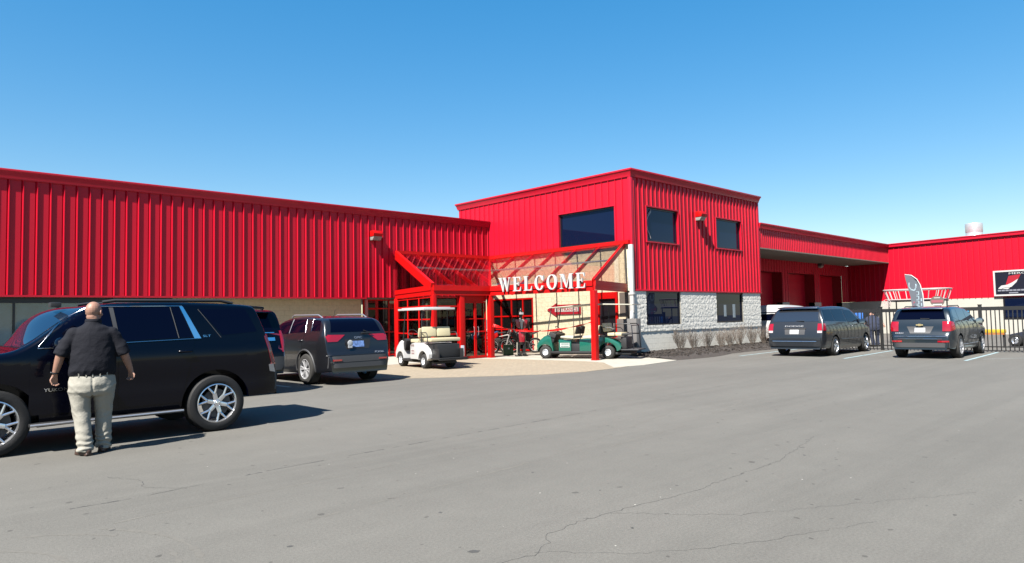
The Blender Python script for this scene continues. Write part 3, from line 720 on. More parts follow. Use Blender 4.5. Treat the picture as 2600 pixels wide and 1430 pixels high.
# glazing sheets
def sheet(name, pts, th=0.008, m=M['roofglass']):
    a, b, c = [Vector(p) for p in pts[:3]]; n = (b-a).cross(c-a).normalized()
    if n.z < 0: n = -n
    mb = MB(); k = len(pts); mb.add([Vector(p)+n*0.012 for p in pts]+[Vector(p)+n*(0.012+th) for p in pts], [tuple(range(k)), tuple(range(2*k-1, k-1, -1))]+[(i, (i+1) % k, k+(i+1) % k, k+i) for i in range(k)])
    return obj(name, mb, m, can, world=True)
sheet('roof_glass', [V3(WA, ZW), V3(WC, ZW), V3(EC, ZE), V3(EA, ZE)]); sheet('roof_glass', [V3(WC, ZW), V3(WB_, ZW), V3(EB, ZE), V3(EC, ZE)])
def upright_sheet(name, pts, m):
    mb = MB(); k = len(pts); a, b, c = [Vector(p) for p in pts[:3]]; n = (b-a).cross(c-a).normalized()*0.006
    mb.add([Vector(p)+n for p in pts]+[Vector(p)-n for p in pts], [tuple(range(k)), tuple(range(2*k-1, k-1, -1))]+[(i, (i+1) % k, k+(i+1) % k, k+i) for i in range(k)])
    return obj(name, mb, m, can, world=True)
upright_sheet('end_glass', [V3(EA, 2.8), V3(WA, 2.8), V3(WA, 4.2)], M['bronzeglass'])
upright_sheet('end_glass', [V3(EB, 2.8), V3(WB_, 2.8), V3(WB_, 4.2)], M['roofglass'])
# posts
def post(p, w, name='post', base=True, z1=2.45):
    mb = MB(); mb.box(p[0]-w/2, p[0]+w/2, p[1]-w/2, p[1]+w/2, 0.012, z1)
    if base: mb.box(p[0]-w/2-0.02, p[0]+w/2+0.02, p[1]-w/2-0.02, p[1]+w/2+0.02, 0.012, 0.05)
    return obj(name, mb, M['redpaint'], can, world=True, bevel=0.008)
post((18.1, 20.25), 0.20); post((18.78, 15.58), 0.19); post((EA.x+0.04, EA.y), 0.15); post((WA.x, WA.y-0.10), 0.24); post((16.72, 20.4), 0.22)
# vestibule glazing between the posts on the front eave
yv = 20.42
mb = MB()
for x in (15.55, 16.58): mb.box(x-0.03, x+0.03, yv-0.05, yv+0.05, 0.03, 2.43)
for z in (0.07, 0.98, 2.02, 2.36): mb.box(15.58, 16.55, yv-0.04, yv+0.04, z-0.03, z+0.03)
fr = obj('side_panel', mb, M['redpaint'], can, world=True)
mb = MB(); mb.box(15.5, 16.6, yv, yv+0.01, 0.03, 2.4); obj('pane', mb, M['bronzeglass'], fr, world=True)
for a, b in ((16.87, 17.42), (17.43, 17.98)):
    mb = MB(); w = 0.05
    mb.box(a, a+w, yv-0.05, yv+0.02, 0.03, 2.20); mb.box(b-w, b, yv-0.05, yv+0.02, 0.03, 2.20)
    for z0, z1 in ((0.03, 0.12), (1.02, 1.07), (2.14, 2.20), (1.52, 1.55)): mb.box(a+w, b-w, yv-0.045, yv+0.015, z0, z1)
    dr = obj('door', mb, M['redpaint'], can, world=True)
    mb = MB(); mb.box(a+w, b-w, yv-0.01, yv, 0.12, 2.14); obj('pane', mb, M['bronzeglass'], dr, world=True)
    mb = MB(); xx = b-0.10 if a < 17 else a+0.10; mb.tube([(xx, yv-0.06, 0.9), (xx, yv-0.10, 0.93), (xx, yv-0.10, 1.2), (xx, yv-0.06, 1.23)], 0.012, 6); obj('handle', mb, M['alu'], dr, world=True)
mb = MB(); mb.box(16.85, 18.0, yv-0.04, yv+0.04, 2.205, 2.44); obj('door_header', mb, M['redpaint'], can, world=True)
# glazed vestibule flank (left end, below the end beam)
ed = (WA-EA).normalized(); el = (WA-EA).length
for k in range(3):
    a = EA+ed*(0.1+k*(el-0.25)/3); b = EA+ed*(0.1+(k+1)*(el-0.25)/3)
    mb = MB(); mb.beam(V3(a, 1.22), V3(a+ed*0.001, 1.22)+Vector((0, 0, 0)), 0.06, 2.38)
    mb = MB(); mb.tube([V3(a, 0.03), V3(a, 2.43)], 0.045, 4); 
    for z in (0.07, 1.0, 1.55, 2.05, 2.37): mb.beam(V3(a, z), V3(b, z), 0.05, 0.05)
    fr = obj('flank_panel', mb, M['redpaint'], can, world=True)
    q = MB(); q.beam(V3(a+ed*0.03, 1.22), V3(b, 1.22), 0.01, 2.3); obj('pane', q, M['bronzeglass'], fr, world=True)

# WELCOME letters: serif capitals cut from thick white board
def serif(ch, h=1.0):
    """list of 2D polygons (convex), width ; letter height 1"""
    S, T, sf = 0.20, 0.055, 0.05     # thick stem, thin stroke, serif thickness
    P = []
    def R(x0, x1, y0, y1): P.append([(x0, y0), (x1, y0), (x1, y1), (x0, y1)])
    if ch in 'EL':
        R(0.09, 0.09+S, 0, 1); R(0, 0.38, 0, sf); R(0, 0.38, 1-sf, 1)
        R(0.29, 0.66, 0, T+0.01); P.append([(0.60, T), (0.70, 0), (0.74, 0.30), (0.70, 0.30)]); w = 0.76
        if ch == 'E':
            R(0.29, 0.64, 1-T-0.01, 1); P.append([(0.58, 1-T), (0.66, 1), (0.69, 0.74), (0.655, 0.74)])
            R(0.29, 0.50, 0.48, 0.54); P.append([(0.47, 0.38), (0.52, 0.38), (0.52, 0.64), (0.47, 0.64)]); w = 0.76
        return P, w
    if ch in 'CO':
        n = 26; w = 0.86 if ch == 'O' else 0.80
        rx, ry = w/2, 0.515; ix, iy = w/2-0.19, 0.455
        a0, a1 = (0, 2*PI) if ch == 'O' else (0.42, 2*PI-0.45)
        for k in range(n):
            t0, t1 = a0+(a1-a0)*k/n, a0+(a1-a0)*(k+1)/n
            P.append([(w/2+rx*math.cos(t0), .5+ry*math.sin(t0)), (w/2+rx*math.cos(t1), .5+ry*math.sin(t1)), (w/2+ix*math.cos(t1), .5+iy*math.sin(t1)), (w/2+ix*math.cos(t0), .5+iy*math.sin(t0))])
        if ch == 'C': P.append([(0.70, 0.62), (0.76, 0.62), (0.76, 1.0), (0.70, 0.92)])
        return P, w+0.02
    if ch == 'M':
        R(0.10, 0.15, 0, 1); R(0, 0.26, 0, sf); R(0, 0.22, 1-sf, 1)
        P.append([(0.10, 1), (0.31, 1), (0.60, 0.06), (0.52, 0.06)]); P.append([(0.52, 0.06), (0.59, 0.06), (0.86, 1), (0.80, 1)])
        R(0.80, 1.0, 0, 1); R(0.71, 1.09, 0, sf); R(0.80, 1.09, 1-sf, 1); return P, 1.10
    if ch == 'W':
        P.append([(0.06, 1), (0.27, 1), (0.45, 0.0), (0.39, 0.0)]); P.append([(0.39, 0), (0.45, 0), (0.64, 0.95), (0.58, 0.95)])
        P.append([(0.44, 1), (0.65, 1), (0.82, 0.0), (0.76, 0.0)]); P.append([(0.76, 0), (0.82, 0), (1.04, 1), (0.98, 1)])
        R(0, 0.33, 1-sf, 1); R(0.40, 0.70, 1-sf, 1); R(0.90, 1.12, 1-sf, 1); return P, 1.12
sg = thing('welcome_sign', 'white serif letters reading WELCOME standing on the red canopy beam', 'sign', tuple(V3(EC, 2.5)))
ev = (EB-EC).normalized(); nv = Vector((ev.y, -ev.x, 0))
if nv.x > 0: nv = -nv
tot = sum(serif(c)[1] for c in 'WELCOME'); HGT = 0.535
s0, s1 = 0.58, 4.50
gapn = (s1-s0-tot*HGT*0.98)/6; s = s0
for c in 'WELCOME':
    P, w = serif(c); mb = MB(); sc = HGT*0.98
    for i, pl in enumerate(P):
        eps = 0.0007*(i % 5)
        A = [EC+ev*(s+p[0]*sc)+nv*(0.115)+Vector((0, 0, 2.545+p[1]*HGT)) for p in pl]
        B = [a+nv*(0.07+eps) for a in A]; k = len(pl)
        mb.add([tuple(a+nv*(-eps)) for a in A]+[tuple(b) for b in B], [tuple(range(k)), tuple(range(2*k-1, k-1, -1))]+[(i2, (i2+1) % k, k+(i2+1) % k, k+i2) for i2 in range(k)])
    obj('letter', mb, M['white'], sg, world=True); s += w*sc+gapn

# arrow sign on the cream wall
ar = thing('arrow_sign', 'red arrow shaped wall sign with white lettering pointing left on the cream wall', 'sign', (XT-0.03, 20.0, 1.6))
yc, y1_, y0_ = 20.95, 20.35, 19.05
def AS(y, z): return (y, z)
mb = MB()
mb.add([], [])
poly = [(20.98, 1.87), (20.42, 2.15), (20.42, 2.09), (y0_, 2.09), (y0_, 1.64), (20.42, 1.64), (20.42, 1.56)]
mb.prism([(20.98, 1.86), (20.42, 2.14), (20.42, 1.56)], XT-0.05, XT-0.012, 'x'); mb.prism([(20.42, 2.07), (19.05, 2.07), (19.05, 1.65), (20.42, 1.65)], XT-0.049, XT-0.0125, 'x')
obj('arrow_board', mb, M['signred'], ar, world=True)
mb = MB(); mb.prism([(20.50, 1.955), (19.12, 1.955), (19.12, 1.765), (20.50, 1.765)], XT-0.056, XT-0.0505, 'x'); obj('white_band', mb, M['white'], ar, world=True)
mb = place_text('ENTRANCE', 0.13, (0, -1, 0), (0, 0, 1), (XT-0.060, 20.42, 1.795), width=1.22); obj('lettering', mb, M['signred'], ar, world=True)

# sign board on the side building
sb_s = (Vector((49.75, 10.12))-D0).dot(dv)
sn = thing('wall_sign', 'black wall sign with white frame and red and white flag emblem at the right edge', 'sign', sp(sb_s+1, 0.05, 3.0))
z0, z1, a, b = 2.27, 3.78, sb_s, sb_s+2.7
obj('board', sbox(MB(), a+0.05, b-0.05, 0.045, 0.10, z0+0.05, z1-0.05), M['signblack'], sn, world=True)
mb = sbox(MB(), a, a+0.09, 0.045, 0.13, z0, z1); sbox(mb, b-0.09, b, 0.045, 0.13, z0, z1); sbox(mb, a+0.09, b-0.09, 0.045, 0.13, z0, z0+0.09); sbox(mb, a+0.09, b-0.09, 0.045, 0.13, z1-0.09, z1); obj('frame', mb, M['white'], sn, world=True)
def sign_poly(mb, pts, h):
    A = [sp(a+p[0], h, z0+p[1]) for p in pts]; B = [sp(a+p[0], h-0.004, z0+p[1]) for p in pts]; k = len(pts)
    mb.add(A+B, [tuple(range(k)), tuple(range(2*k-1, k-1, -1))]+[(i, (i+1) % k, k+(i+1) % k, k+i) for i in range(k)])
mb = MB(); sign_poly(mb, [(0.62, 0.63), (0.80, 1.17), (1.42, 1.24), (1.30, 0.98), (1.12, 0.74)], 0.108); obj('emblem_red', mb, M['signred'], sn, world=True)
mb = MB(); sign_poly(mb, [(0.22, 0.44), (0.40, 0.62), (0.72, 0.66), (1.0, 0.80), (1.28, 0.98), (1.20, 0.80), (0.92, 0.52), (0.55, 0.50), (0.40, 0.42)], 0.1135); sign_poly(mb, [(0.45, 0.42), (0.56, 0.485), (0.86, 0.49), (0.74, 0.40)], 0.1135); obj('emblem_white', mb, M['white'], sn, world=True)
r3 = Vector((dv.x, dv.y, 0))
mb = place_text('MERCY', 0.11, r3, (0, 0, 1), sp(a+0.80, 0.112, z0+1.265), width=1.1); obj('lettering', mb, M['white'], sn, world=True)
mb = MB()
for k in range(13): sign_poly(mb, [(0.2+k*0.2, 0.28), (0.2+k*0.2, 0.37), (0.37+k*0.2, 0.37), (0.37+k*0.2, 0.28)], 0.1085)
sign_poly(mb, [(0.78, 0.14), (0.78, 0.21), (1.25, 0.21), (1.25, 0.14)], 0.1085); obj('small_print', mb, M['signgrey'], sn, world=True)
# ------------------------------------------------------------------ vehicles
def chaikin(P, k=2):
    for _ in range(k):
        Q = [P[0]]
        for a, b in zip(P, P[1:]):
            Q.append((a[0]*.75+b[0]*.25, a[1]*.75+b[1]*.25)); Q.append((a[0]*.25+b[0]*.75, a[1]*.25+b[1]*.75))
        Q.append(P[-1]); P = Q
    return P
def lerp_tab(T, x):
    if x <= T[0][0]: return T[0][1]
    for (a, va), (b, vb) in zip(T, T[1:]):
        if x <= b: return va+(vb-va)*(x-a)/(b-a) if b > a else vb
    return T[-1][1]

class Car:
    """body lofted from a side outline, x forward, y left, z up; panels are laid on it by ray casting"""
    def __init__(s, root, outline, wmax, zbot, side, plan_front, plan_rear, arches, Rw, paint, corner=0.10, nseg=7, arch_in=0.34):
        s.root = root; s.wmax = wmax; s.zbot = zbot
        P = chaikin(outline, 3)     # front bottom -> over the roof -> rear bottom
        # densify
        D = [P[0]]
        for a, b in zip(P, P[1:]):
            n = max(1, int(math.hypot(a[0]-b[0], a[1]-b[1])/0.07))
            for k in range(1, n+1): D.append((a[0]+(b[0]-a[0])*k/n, a[1]+(b[1]-a[1])*k/n))
        # x strictly decreasing
        Q = [D[0]]
        for p in D[1:]:
            x = min(p[0], Q[-1][0]-0.0008); Q.append((x, p[1]))
        xf, xr = Q[0][0], Q[-1][0]
        def plan(x):
            df, dr = xf-x, x-xr
            f = 1.0
            if df < plan_front[0]: f -= plan_front[1]*(1-df/plan_front[0])**2.2
            if dr < plan_rear[0]: f -= plan_rear[1]*(1-dr/plan_rear[0])**2.2
            return f
        NS, NC, NT = 18, nseg, 5
        mb = MB(); rings = []
        for (x, zt) in Q:
            zb = min(lerp_tab(zbot, x), zt-0.01); w0 = wmax*plan(x)
            r = min(corner, (zt-zb)*0.45)
            half = []
            half.append((0, zb)); half.append((w0*lerp_tab(side, zb)*0.86, zb))
            zs = zt-r
            for k in range(NS+1):
                z = zb+(zs-zb)*k/NS
                w = w0*lerp_tab(side, z)
                if k == 0: w *= 0.985
                half.append((w, z))
            ws = w0*lerp_tab(side, zs); wt = w0*lerp_tab(side, zt)
            for k in range(1, NC+1):
                a = PI/2*k/NC; half.append((ws-(r*1.25)*(1-math.cos(a))-(ws-wt)*math.sin(a)*0.5, zs+r*math.sin(a)*0.86))
            yl, zl = half[-1]
            for k in range(1, NT+1):
                t = k/NT; half.append((yl*(1-t), zl+(zt-zl)*(1-(1-t)**2)))
            ring = [(x, y, z) for y, z in half]+[(x, -y, z) for y, z in half[-2:0:-1]]
            rings.append(ring)
        n = len(rings[0])
        for rg in rings: mb.v += rg
        for i in range(len(rings)-1):
            for k in range(n):
                mb.f.append((i*n+k, i*n+(k+1) % n, (i+1)*n+(k+1) % n, (i+1)*n+k)); mb.mi.append(0)
        mb.f.append(tuple(range(n))); mb.f.append(tuple(range((len(rings)-1)*n+n-1, (len(rings)-1)*n-1, -1))); mb.mi += [0, 0]
        me = mb.mesh('body'); bm = bmesh.new(); bm.from_mesh(me); bmesh.ops.remove_doubles(bm, verts=bm.verts, dist=0.0004); bmesh.ops.recalc_face_normals(bm, faces=bm.faces)
        s.bvh = BVHTree.FromBMesh(bm); bm.to_mesh(me); bm.free()
        body = bpy.data.objects.new('body', me); COL.objects.link(body)
        tmp = []
        for (ax, az, ar) in arches:
            for sg_ in (1, -1):
                c = MB(); y0, y1 = sg_*(wmax-arch_in), sg_*(wmax+0.3)
                pts = [(ax+ar*math.cos(2*PI*k/36), az+ar*math.sin(2*PI*k/36)) for k in range(36)]
                c.prism(pts, min(y0, y1), max(y0, y1), 'y'); cm = c.mesh('cut'); finish(cm, [M['well']])
                co = bpy.data.objects.new('cut', cm); COL.objects.link(co); tmp.append(co)
                md = body.modifiers.new('b', 'BOOLEAN'); md.operation = 'DIFFERENCE'; md.object = co; md.solver = 'EXACT'
        me.materials.append(paint); me.materials.append(M['well'])
        dg = bpy.context.evaluated_depsgraph_get(); me2 = bpy.data.meshes.new_from_object(body.evaluated_get(dg))
        bpy.data.objects.remove(body)
        for t in tmp: bpy.data.objects.remove(t)
        bm = bmesh.new(); bm.from_mesh(me2)
        bmesh.ops.recalc_face_normals(bm, faces=bm.faces)
        for f in bm.faces:
            f.smooth = True; c = f.calc_center_median()
            inside = any(math.hypot(c.x-ax, c.z-az) < ar*1.02 for ax, az, ar in arches) and abs(c.y) < wmax-0.001
            near = any(abs(math.hypot(v.co.x-ax, v.co.z-az)-ar) < 0.004 for v in f.verts for ax, az, ar in arches)
            cyl = any(all(math.hypot(v.co.x-ax, v.co.z-az) < ar+0.003 for v in f.verts) for ax, az, ar in arches)
            f.material_index = 1 if (cyl and (abs(f.normal.y) < 0.3 or abs(c.y) < wmax-arch_in+0.02)) else 0
        for e in bm.edges:
            if len(e.link_faces) == 2: e.smooth = e.calc_face_angle(0) < math.radians(32)
        bm.to_mesh(me2); bm.free()
        me2.materials.clear(); me2.materials.append(paint); me2.materials.append(M['well'])
        s.body = bpy.data.objects.new('body', me2); COL.objects.link(s.body); s.body.parent = root; me2.name = 'body'
    def hit(s, p, face):
        a, b = p
        o, d = {'L': ((a, 4, b), (0, -1, 0)), 'R': ((a, -4, b), (0, 1, 0)), 'F': ((7, a, b), (-1, 0, 0)), 'B': ((-7, a, b), (1, 0, 0)), 'T': ((a, b, 5), (0, 0, -1))}[face]
        loc, nr, _, _ = s.bvh.ray_cast(Vector(o), Vector(d))
        if loc is None: return None
        if nr.dot(Vector(d)) > 0: nr = -nr
        return loc, nr, Vector(d)
    def panel(s, name, face, c, m, off=0.006, nu=8, nv=6, parent=None, bulge=0.0, dirn=False, edges=None, smooth=40):
        """c: four corners (u,v) counter-clockwise p00,p10,p11,p01 in the face's plane"""
        if isinstance(c, tuple) and len(c) == 4 and not isinstance(c[0], tuple): x0, x1, z0, z1 = c; c = [(x0, z0), (x1, z0), (x1, z1), (x0, z1)]
        mb = MB(); g = {}
        last = None
        for j in range(nv+1):
            for i in range(nu+1):
                u, v = i/nu, j/nv
                p = [(1-u)*(1-v)*c[0][k]+u*(1-v)*c[1][k]+u*v*c[2][k]+(1-u)*v*c[3][k] for k in (0, 1)]
                if edges: p = edges(u, v, p)
                h = s.hit(p, face)
                if h is None: h = last
                if h is None: return None
                last = h
                n = (-h[2]) if dirn else h[1]
                b = bulge*(1-(2*u-1)**2)*(1-(2*v-1)**2)
                g[i, j] = len(mb.v); mb.v.append(tuple(h[0]+n*(off+b)))
        k0 = len(mb.v)
        for j in range(nv):
            for i in range(nu): mb.f.append((g[i, j], g[i+1, j], g[i+1, j+1], g[i, j+1])); mb.mi.append(0)
        # skirt
        rim = [(i, 0) for i in range(nu+1)]+[(nu, j) for j in range(1, nv+1)]+[(i, nv) for i in range(nu-1, -1, -1)]+[(0, j) for j in range(nv-1, 0, -1)]
        lo = []
        for (i, j) in rim:
            u, v = i/nu, j/nv
            p = [(1-u)*(1-v)*c[0][k]+u*(1-v)*c[1][k]+u*v*c[2][k]+(1-u)*v*c[3][k] for k in (0, 1)]
            if edges: p = edges(u, v, p)
            h = s.hit(p, face) or last
            lo.append(len(mb.v)); mb.v.append(tuple(h[0]-h[1]*0.004))
        for q in range(len(rim)):
            a, b = g[rim[q]], g[rim[(q+1) % len(rim)]]
            mb.f.append((a, lo[q], lo[(q+1) % len(rim)], b)); mb.mi.append(0)
        return obj(name, mb, m, parent or s.root, smooth=smooth)
    def stripe(s, name, face, pts, w, m, off=0.008, parent=None, closed=False):
        """a thin moulding following points (u,v) on the body"""
        P = []
        for a, b in zip(pts, pts[1:]):
            n = max(1, int(math.hypot(a[0]-b[0], a[1]-b[1])/0.06))
            for k in range(n): P.append((a[0]+(b[0]-a[0])*k/n, a[1]+(b[1]-a[1])*k/n))
        P.append(pts[-1]); mb = MB(); L = []
        for p in P:
            h = s.hit(p, face)
            if h: L.append(h[0]+h[1]*off*0.5)
        if len(L) > 1: mb.tube(L, max(w/2, 0.002), 6)
        return obj(name, mb, m, parent or s.root, smooth=60)
    def lettering(s, txt, face, u, v, height, m, width=None, off=0.008, parent=None, name='lettering'):
        mb, w = text_mesh(txt, height/0.72, 0.003); sx = (width/w) if width else 1
        flip = {'L': -1, 'R': 1, 'B': -1, 'F': 1}[face]
        out = []
        for p in mb.v:
            q = (u+flip*p[0]*sx, v+p[1])
            h = s.hit(q, face)
            if h is None: return None
            out.append(tuple(h[0]-h[2]*(off+p[2])))
        mb.v = out
        return obj(name, mb, m, parent or s.root)

def wheel(root, pos, R, W, rr, style, side, m_tyre=M['rubber'], m_rim=M['alloy'], dark=M['well']):
    """wheel hub part with tyre and rim as its pieces; side=+1 left, -1 right: outer face towards that side"""
    x, y, z = pos; sd = side
    hub = MB(); hub.lathe([(0.0, -0.03*sd), (rr*0.72, -0.03*sd), (rr*0.72, -0.05*sd), (0.0, -0.05*sd)], (0, 0, 0), 'y', 24)
    wh = obj('wheel', hub, M['greyplastic'], root, loc=(x, y, z))
    t = MB()
    pr = [(rr*0.985, 0.012), (rr*1.03, 0.022), (rr+(R-rr)*0.45, 0.026), (rr+(R-rr)*0.82, 0.012), (R*0.985, -0.012), (R, -0.035), (R, -W+0.035), (R*0.985, -W+0.01), (rr*1.05, -W), (rr, -W+0.01)]
    t.lathe([(r, h*sd) for r, h in pr], (0, 0, 0), 'y', 44)
    # tread grooves and blocks
    for g in (0.25, 0.5, 0.75): pass
    obj('tyre', t, m_tyre, wh, smooth=35)
    q = MB()
    q.lathe([(rr*1.0, 0.018*sd), (rr*0.955, 0.022*sd), (rr*0.93, 0.010*sd), (rr*0.90, -0.02*sd), (rr*0.90, -W*0.8*sd)], (0, 0, 0), 'y', 44)
    def spoke(a0, r0, a1, r1, w0, w1, h0=0.004, h1=0.012):
        p0 = Vector((r0*math.cos(a0), h0*sd, r0*math.sin(a0))); p1 = Vector((r1*math.cos(a1), h1*sd, r1*math.sin(a1)))
        d = (p1-p0).normalized(); sdv = d.cross(Vector((0, 1, 0))).normalized(); th = Vector((0, -0.028*sd, 0)); e = Vector((0, 0.006*sd, 0))
        vs = [p0-sdv*w0/2, p0+e, p0+sdv*w0/2, p1+sdv*w1/2, p1+e, p1-sdv*w1/2]
        vs2 = [v+th for v in vs]
        q.add(vs+vs2, [(0, 1, 4, 5), (1, 2, 3, 4), (0, 5, 11, 6), (2, 8, 9, 3), (11, 10, 7, 6), (10, 9, 8, 7)])
    if style == 'Y6':
        for k in range(6):
            a = 2*PI*k/6+0.26
            spoke(a, rr*0.12, a, rr*0.50, 0.060*rr/0.27, 0.052*rr/0.27)
            spoke(a, rr*0.46, a+0.25, rr*0.94, 0.032, 0.022); spoke(a, rr*0.46, a-0.25, rr*0.94, 0.032, 0.022)
    elif style == 'split6':
        for k in range(6):
            a = 2*PI*k/6+0.1
            for dd in (-0.13, 0.13): spoke(a+dd*0.6, rr*0.15, a+dd*1.3, rr*0.94, 0.036, 0.030)
    elif style == 'five':
        for k in range(5):
            a = 2*PI*k/5+0.3; spoke(a, rr*0.12, a, rr*0.94, 0.075, 0.055)
    elif style == 'ten':
        for k in range(10):
            a = 2*PI*k/10; spoke(a, rr*0.15, a+0.05, rr*0.94, 0.03, 0.026)
    if style != 'steel':
        q.lathe([(0, 0.020*sd), (rr*0.13, 0.018*sd), (rr*0.2, 0.004*sd), (rr*0.24, -0.02*sd)], (0, 0, 0), 'y', 20)
    else:
        q.lathe([(0, 0.006*sd), (rr*0.25, 0.006*sd), (rr*0.34, -0.018*sd), (rr*0.72, -0.022*sd), (rr*0.9, -0.004*sd)], (0, 0, 0), 'y', 28)
    obj('rim', q, m_rim, wh, smooth=30)
    if style in ('Y6', 'five', 'steel'):
        c = MB(); c.lathe([(0, 0.03*sd), (rr*0.07, 0.028*sd), (rr*0.085, 0.018*sd)], (0, 0, 0), 'y', 16)
        for k in range(6 if style == 'Y6' else 5):
            a = 2*PI*(k+0.5)/(6 if style == 'Y6' else 5)+0.26; c.sphere((rr*0.17*math.cos(a), 0.012*sd, rr*0.17*math.sin(a)), rr*0.022, 6, 4)
        obj('hub_cap', c, M['chrome'], wh, smooth=40)
    return wh
def mirror(car, x, z, m, side, w=None):
    y = side*(w or car.wmax)
    mb = MB(); mb.sphere((x, y+side*0.14, z), (0.075, 0.125, 0.10), 14, 10); mb.beam((x, y-side*0.06, z-0.06), (x, y+side*0.10, z-0.05), 0.05, 0.05)
    o = obj('mirror', mb, m, car.root, smooth=50)
    g = MB(); g.box(x-0.080, x-0.074, y+side*0.14-0.09, y+side*0.14+0.09, z-0.07, z+0.07); obj('mirror_glass', g, M['chrome'], o)

SIDE_SUV = [(0.25, 0.93), (0.40, 0.975), (0.62, 1.0), (0.95, 1.0), (1.15, 0.985), (1.28, 0.955), (1.60, 0.86), (1.80, 0.79), (1.95, 0.72)]

# ---------- big black SUV in the foreground (heads to the left, its left side to the camera)
def big_suv(root, full=True):
    fx = 1.26
    out = [(2.12, 0.42), (2.20, 0.55), (2.20, 0.95), (2.10, 1.16), (1.3, 1.22), (0.98, 1.26), (0.55, 1.60), (0.25, 1.80), (-0.1, 1.85), (-0.9, 1.86), (-1.7, 1.83), (-1.90, 1.81), (-1.96, 1.78), (-2.10, 1.40), (-2.20, 1.05), (-2.27, 0.88), (-2.27, 0.50), (-2.22, 0.45)]
    side = [(0.25, 0.94), (0.45, 0.98), (0.62, 0.99), (0.75, 0.985), (0.95, 1.0), (1.14, 1.0), (1.19, 0.985), (1.27, 0.965), (1.60, 0.90), (1.78, 0.85), (1.95, 0.80)]
    zb = [(-2.3, 0.46), (-1.8, 0.46), (-1.7, 0.36), (0.9, 0.30), (1.6, 0.32), (2.2, 0.42)]
    c = Car(root, out, 1.02, zb, side, (0.45, 0.13), (0.42, 0.10), [(-1.34, 0.40, 0.475), (fx, 0.40, 0.475)], 0.40, M['carblack'], corner=0.09)
    for sd in (1, -1):
        F = 'L' if sd > 0 else 'R'
        # side glass
        c.panel('window', F, [(-0.05, 1.315), (0.76, 1.285), (0.42, 1.69), (0.02, 1.765)], M['carglass'], 0.004, 10, 8)
        w2 = c.panel('window', F, [(-0.82, 1.345), (-0.10, 1.32), (-0.04, 1.765), (-0.73, 1.77)], M['carglass'], 0.004, 8, 8)
        c.panel('window', F, [(-1.02, 1.345), (-0.85, 1.345), (-0.76, 1.77), (-0.86, 1.77)], M['carglass'], 0.004, 4, 8)
        c.panel('quarter_window', F, [(-1.95, 1.40), (-1.44, 1.36), (-1.13, 1.74), (-1.80, 1.74)], M['carglass'], 0.003, 8, 8)
        c.panel('pillar_trim', F, [(-1.13, 1.325), (-1.04, 1.325), (-0.865, 1.78), (-0.91, 1.78)], M['chrome'], 0.012, 3, 8)
        c.stripe('window_trim', F, [(-1.08, 1.325), (-0.08, 1.30), (0.40, 1.275), (0.81, 1.265), (0.80, 1.29), (0.63, 1.50), (0.46, 1.665), (0.33, 1.745), (0.15, 1.78), (-0.9, 1.785)], 0.015, M['darkchrome'], 0.012)
        c.stripe('window_divider', F, [(-0.835, 1.34), (-0.745, 1.77)], 0.012, M['greyplastic'], 0.010)
        c.panel('pillar', F, [(-0.10, 1.318), (-0.055, 1.316), (0.015, 1.765), (-0.035, 1.765)], M['greyplastic'], 0.008, 2, 6)
        c.stripe('quarter_seam', F, [(-1.41, 1.33), (-1.115, 1.74)], 0.010, M['greyplastic'], 0.006)
        # doors with handles
        d1 = c.panel('door', F, [(-0.06, 0.46), (0.90, 0.46), (0.88, 1.245), (-0.06, 1.275)], M['carblack'], 0.004, 12, 12)
        d2 = c.panel('door', F, [(-0.86, 0.46), (-0.075, 0.46), (-0.075, 1.275), (-1.04, 1.30)], M['carblack'], 0.004, 12, 12)
        for dd, hx in ((d1, 0.04), (d2, -0.90)):
            h = MB(); y = sd*1.045; h.tube([(hx-0.10, y-sd*0.05, 1.155), (hx-0.08, y, 1.155), (hx+0.07, y, 1.155), (hx+0.09, y-sd*0.05, 1.155)], 0.014, 8); obj('handle', h, M['carblack'], dd, smooth=50)
        # running board
        b = MB(); b.box(-0.87, 0.90, sd*0.90 if sd > 0 else -1.09, sd*1.09 if sd > 0 else -0.90, 0.325, 0.365)
        rb = obj('running_board', b, M['blackplastic'], root, bevel=0.01)
        b = MB(); b.tube([(-0.86, sd*1.095, 0.352), (0.89, sd*1.095, 0.345)], 0.016, 8); obj('board_trim', b, M['alu'], rb, smooth=50)
        wheel(root, (-1.34, sd*1.01, 0.40), 0.40, 0.27, 0.275, 'Y6', sd); wheel(root, (fx, sd*1.01, 0.40), 0.40, 0.27, 0.275, 'Y6', sd)
        mirror(c, 0.60, 1.30, M['carblack'], sd, 0.98)
        c.panel('tail_lamp', F, [(-2.24, 0.92), (-2.16, 0.93), (-2.06, 1.33), (-2.13, 1.36)], M['taillamp_dark'], 0.010, 4, 8)
        c.panel('bumper_step', F, [(-2.24, 0.78), (-2.14, 0.80), (-2.12, 0.90), (-2.20, 0.91)], M['alu'], 0.010, 3, 3)
        r = MB(); r.tube([(0.05, sd*0.70, 1.845), (-0.1, sd*0.71, 1.868), (-1.5, sd*0.71, 1.868), (-1.68, sd*0.70, 1.83)], 0.022, 8); obj('roof_rail', r, M['blackplastic'], root, smooth=50)
        c.panel('headlamp', 'F', [(sd*0.60, 0.88), (sd*0.93, 0.88), (sd*0.93, 1.12), (sd*0.60, 1.12)], M['lampclear'], 0.01, 4, 4)
        c.panel('tail_lamp', 'B', [(sd*0.90, 0.90), (sd*0.975, 0.90), (sd*0.945, 1.36), (sd*0.88, 1.36)], M['taillamp'], 0.014, 4, 8, dirn=True)
    c.panel('windshield', 'F', [(-0.82, 1.285), (0.82, 1.285), (0.68, 1.79), (-0.68, 1.79)], M['windshield'], 0.008, 16, 12, bulge=0.15)
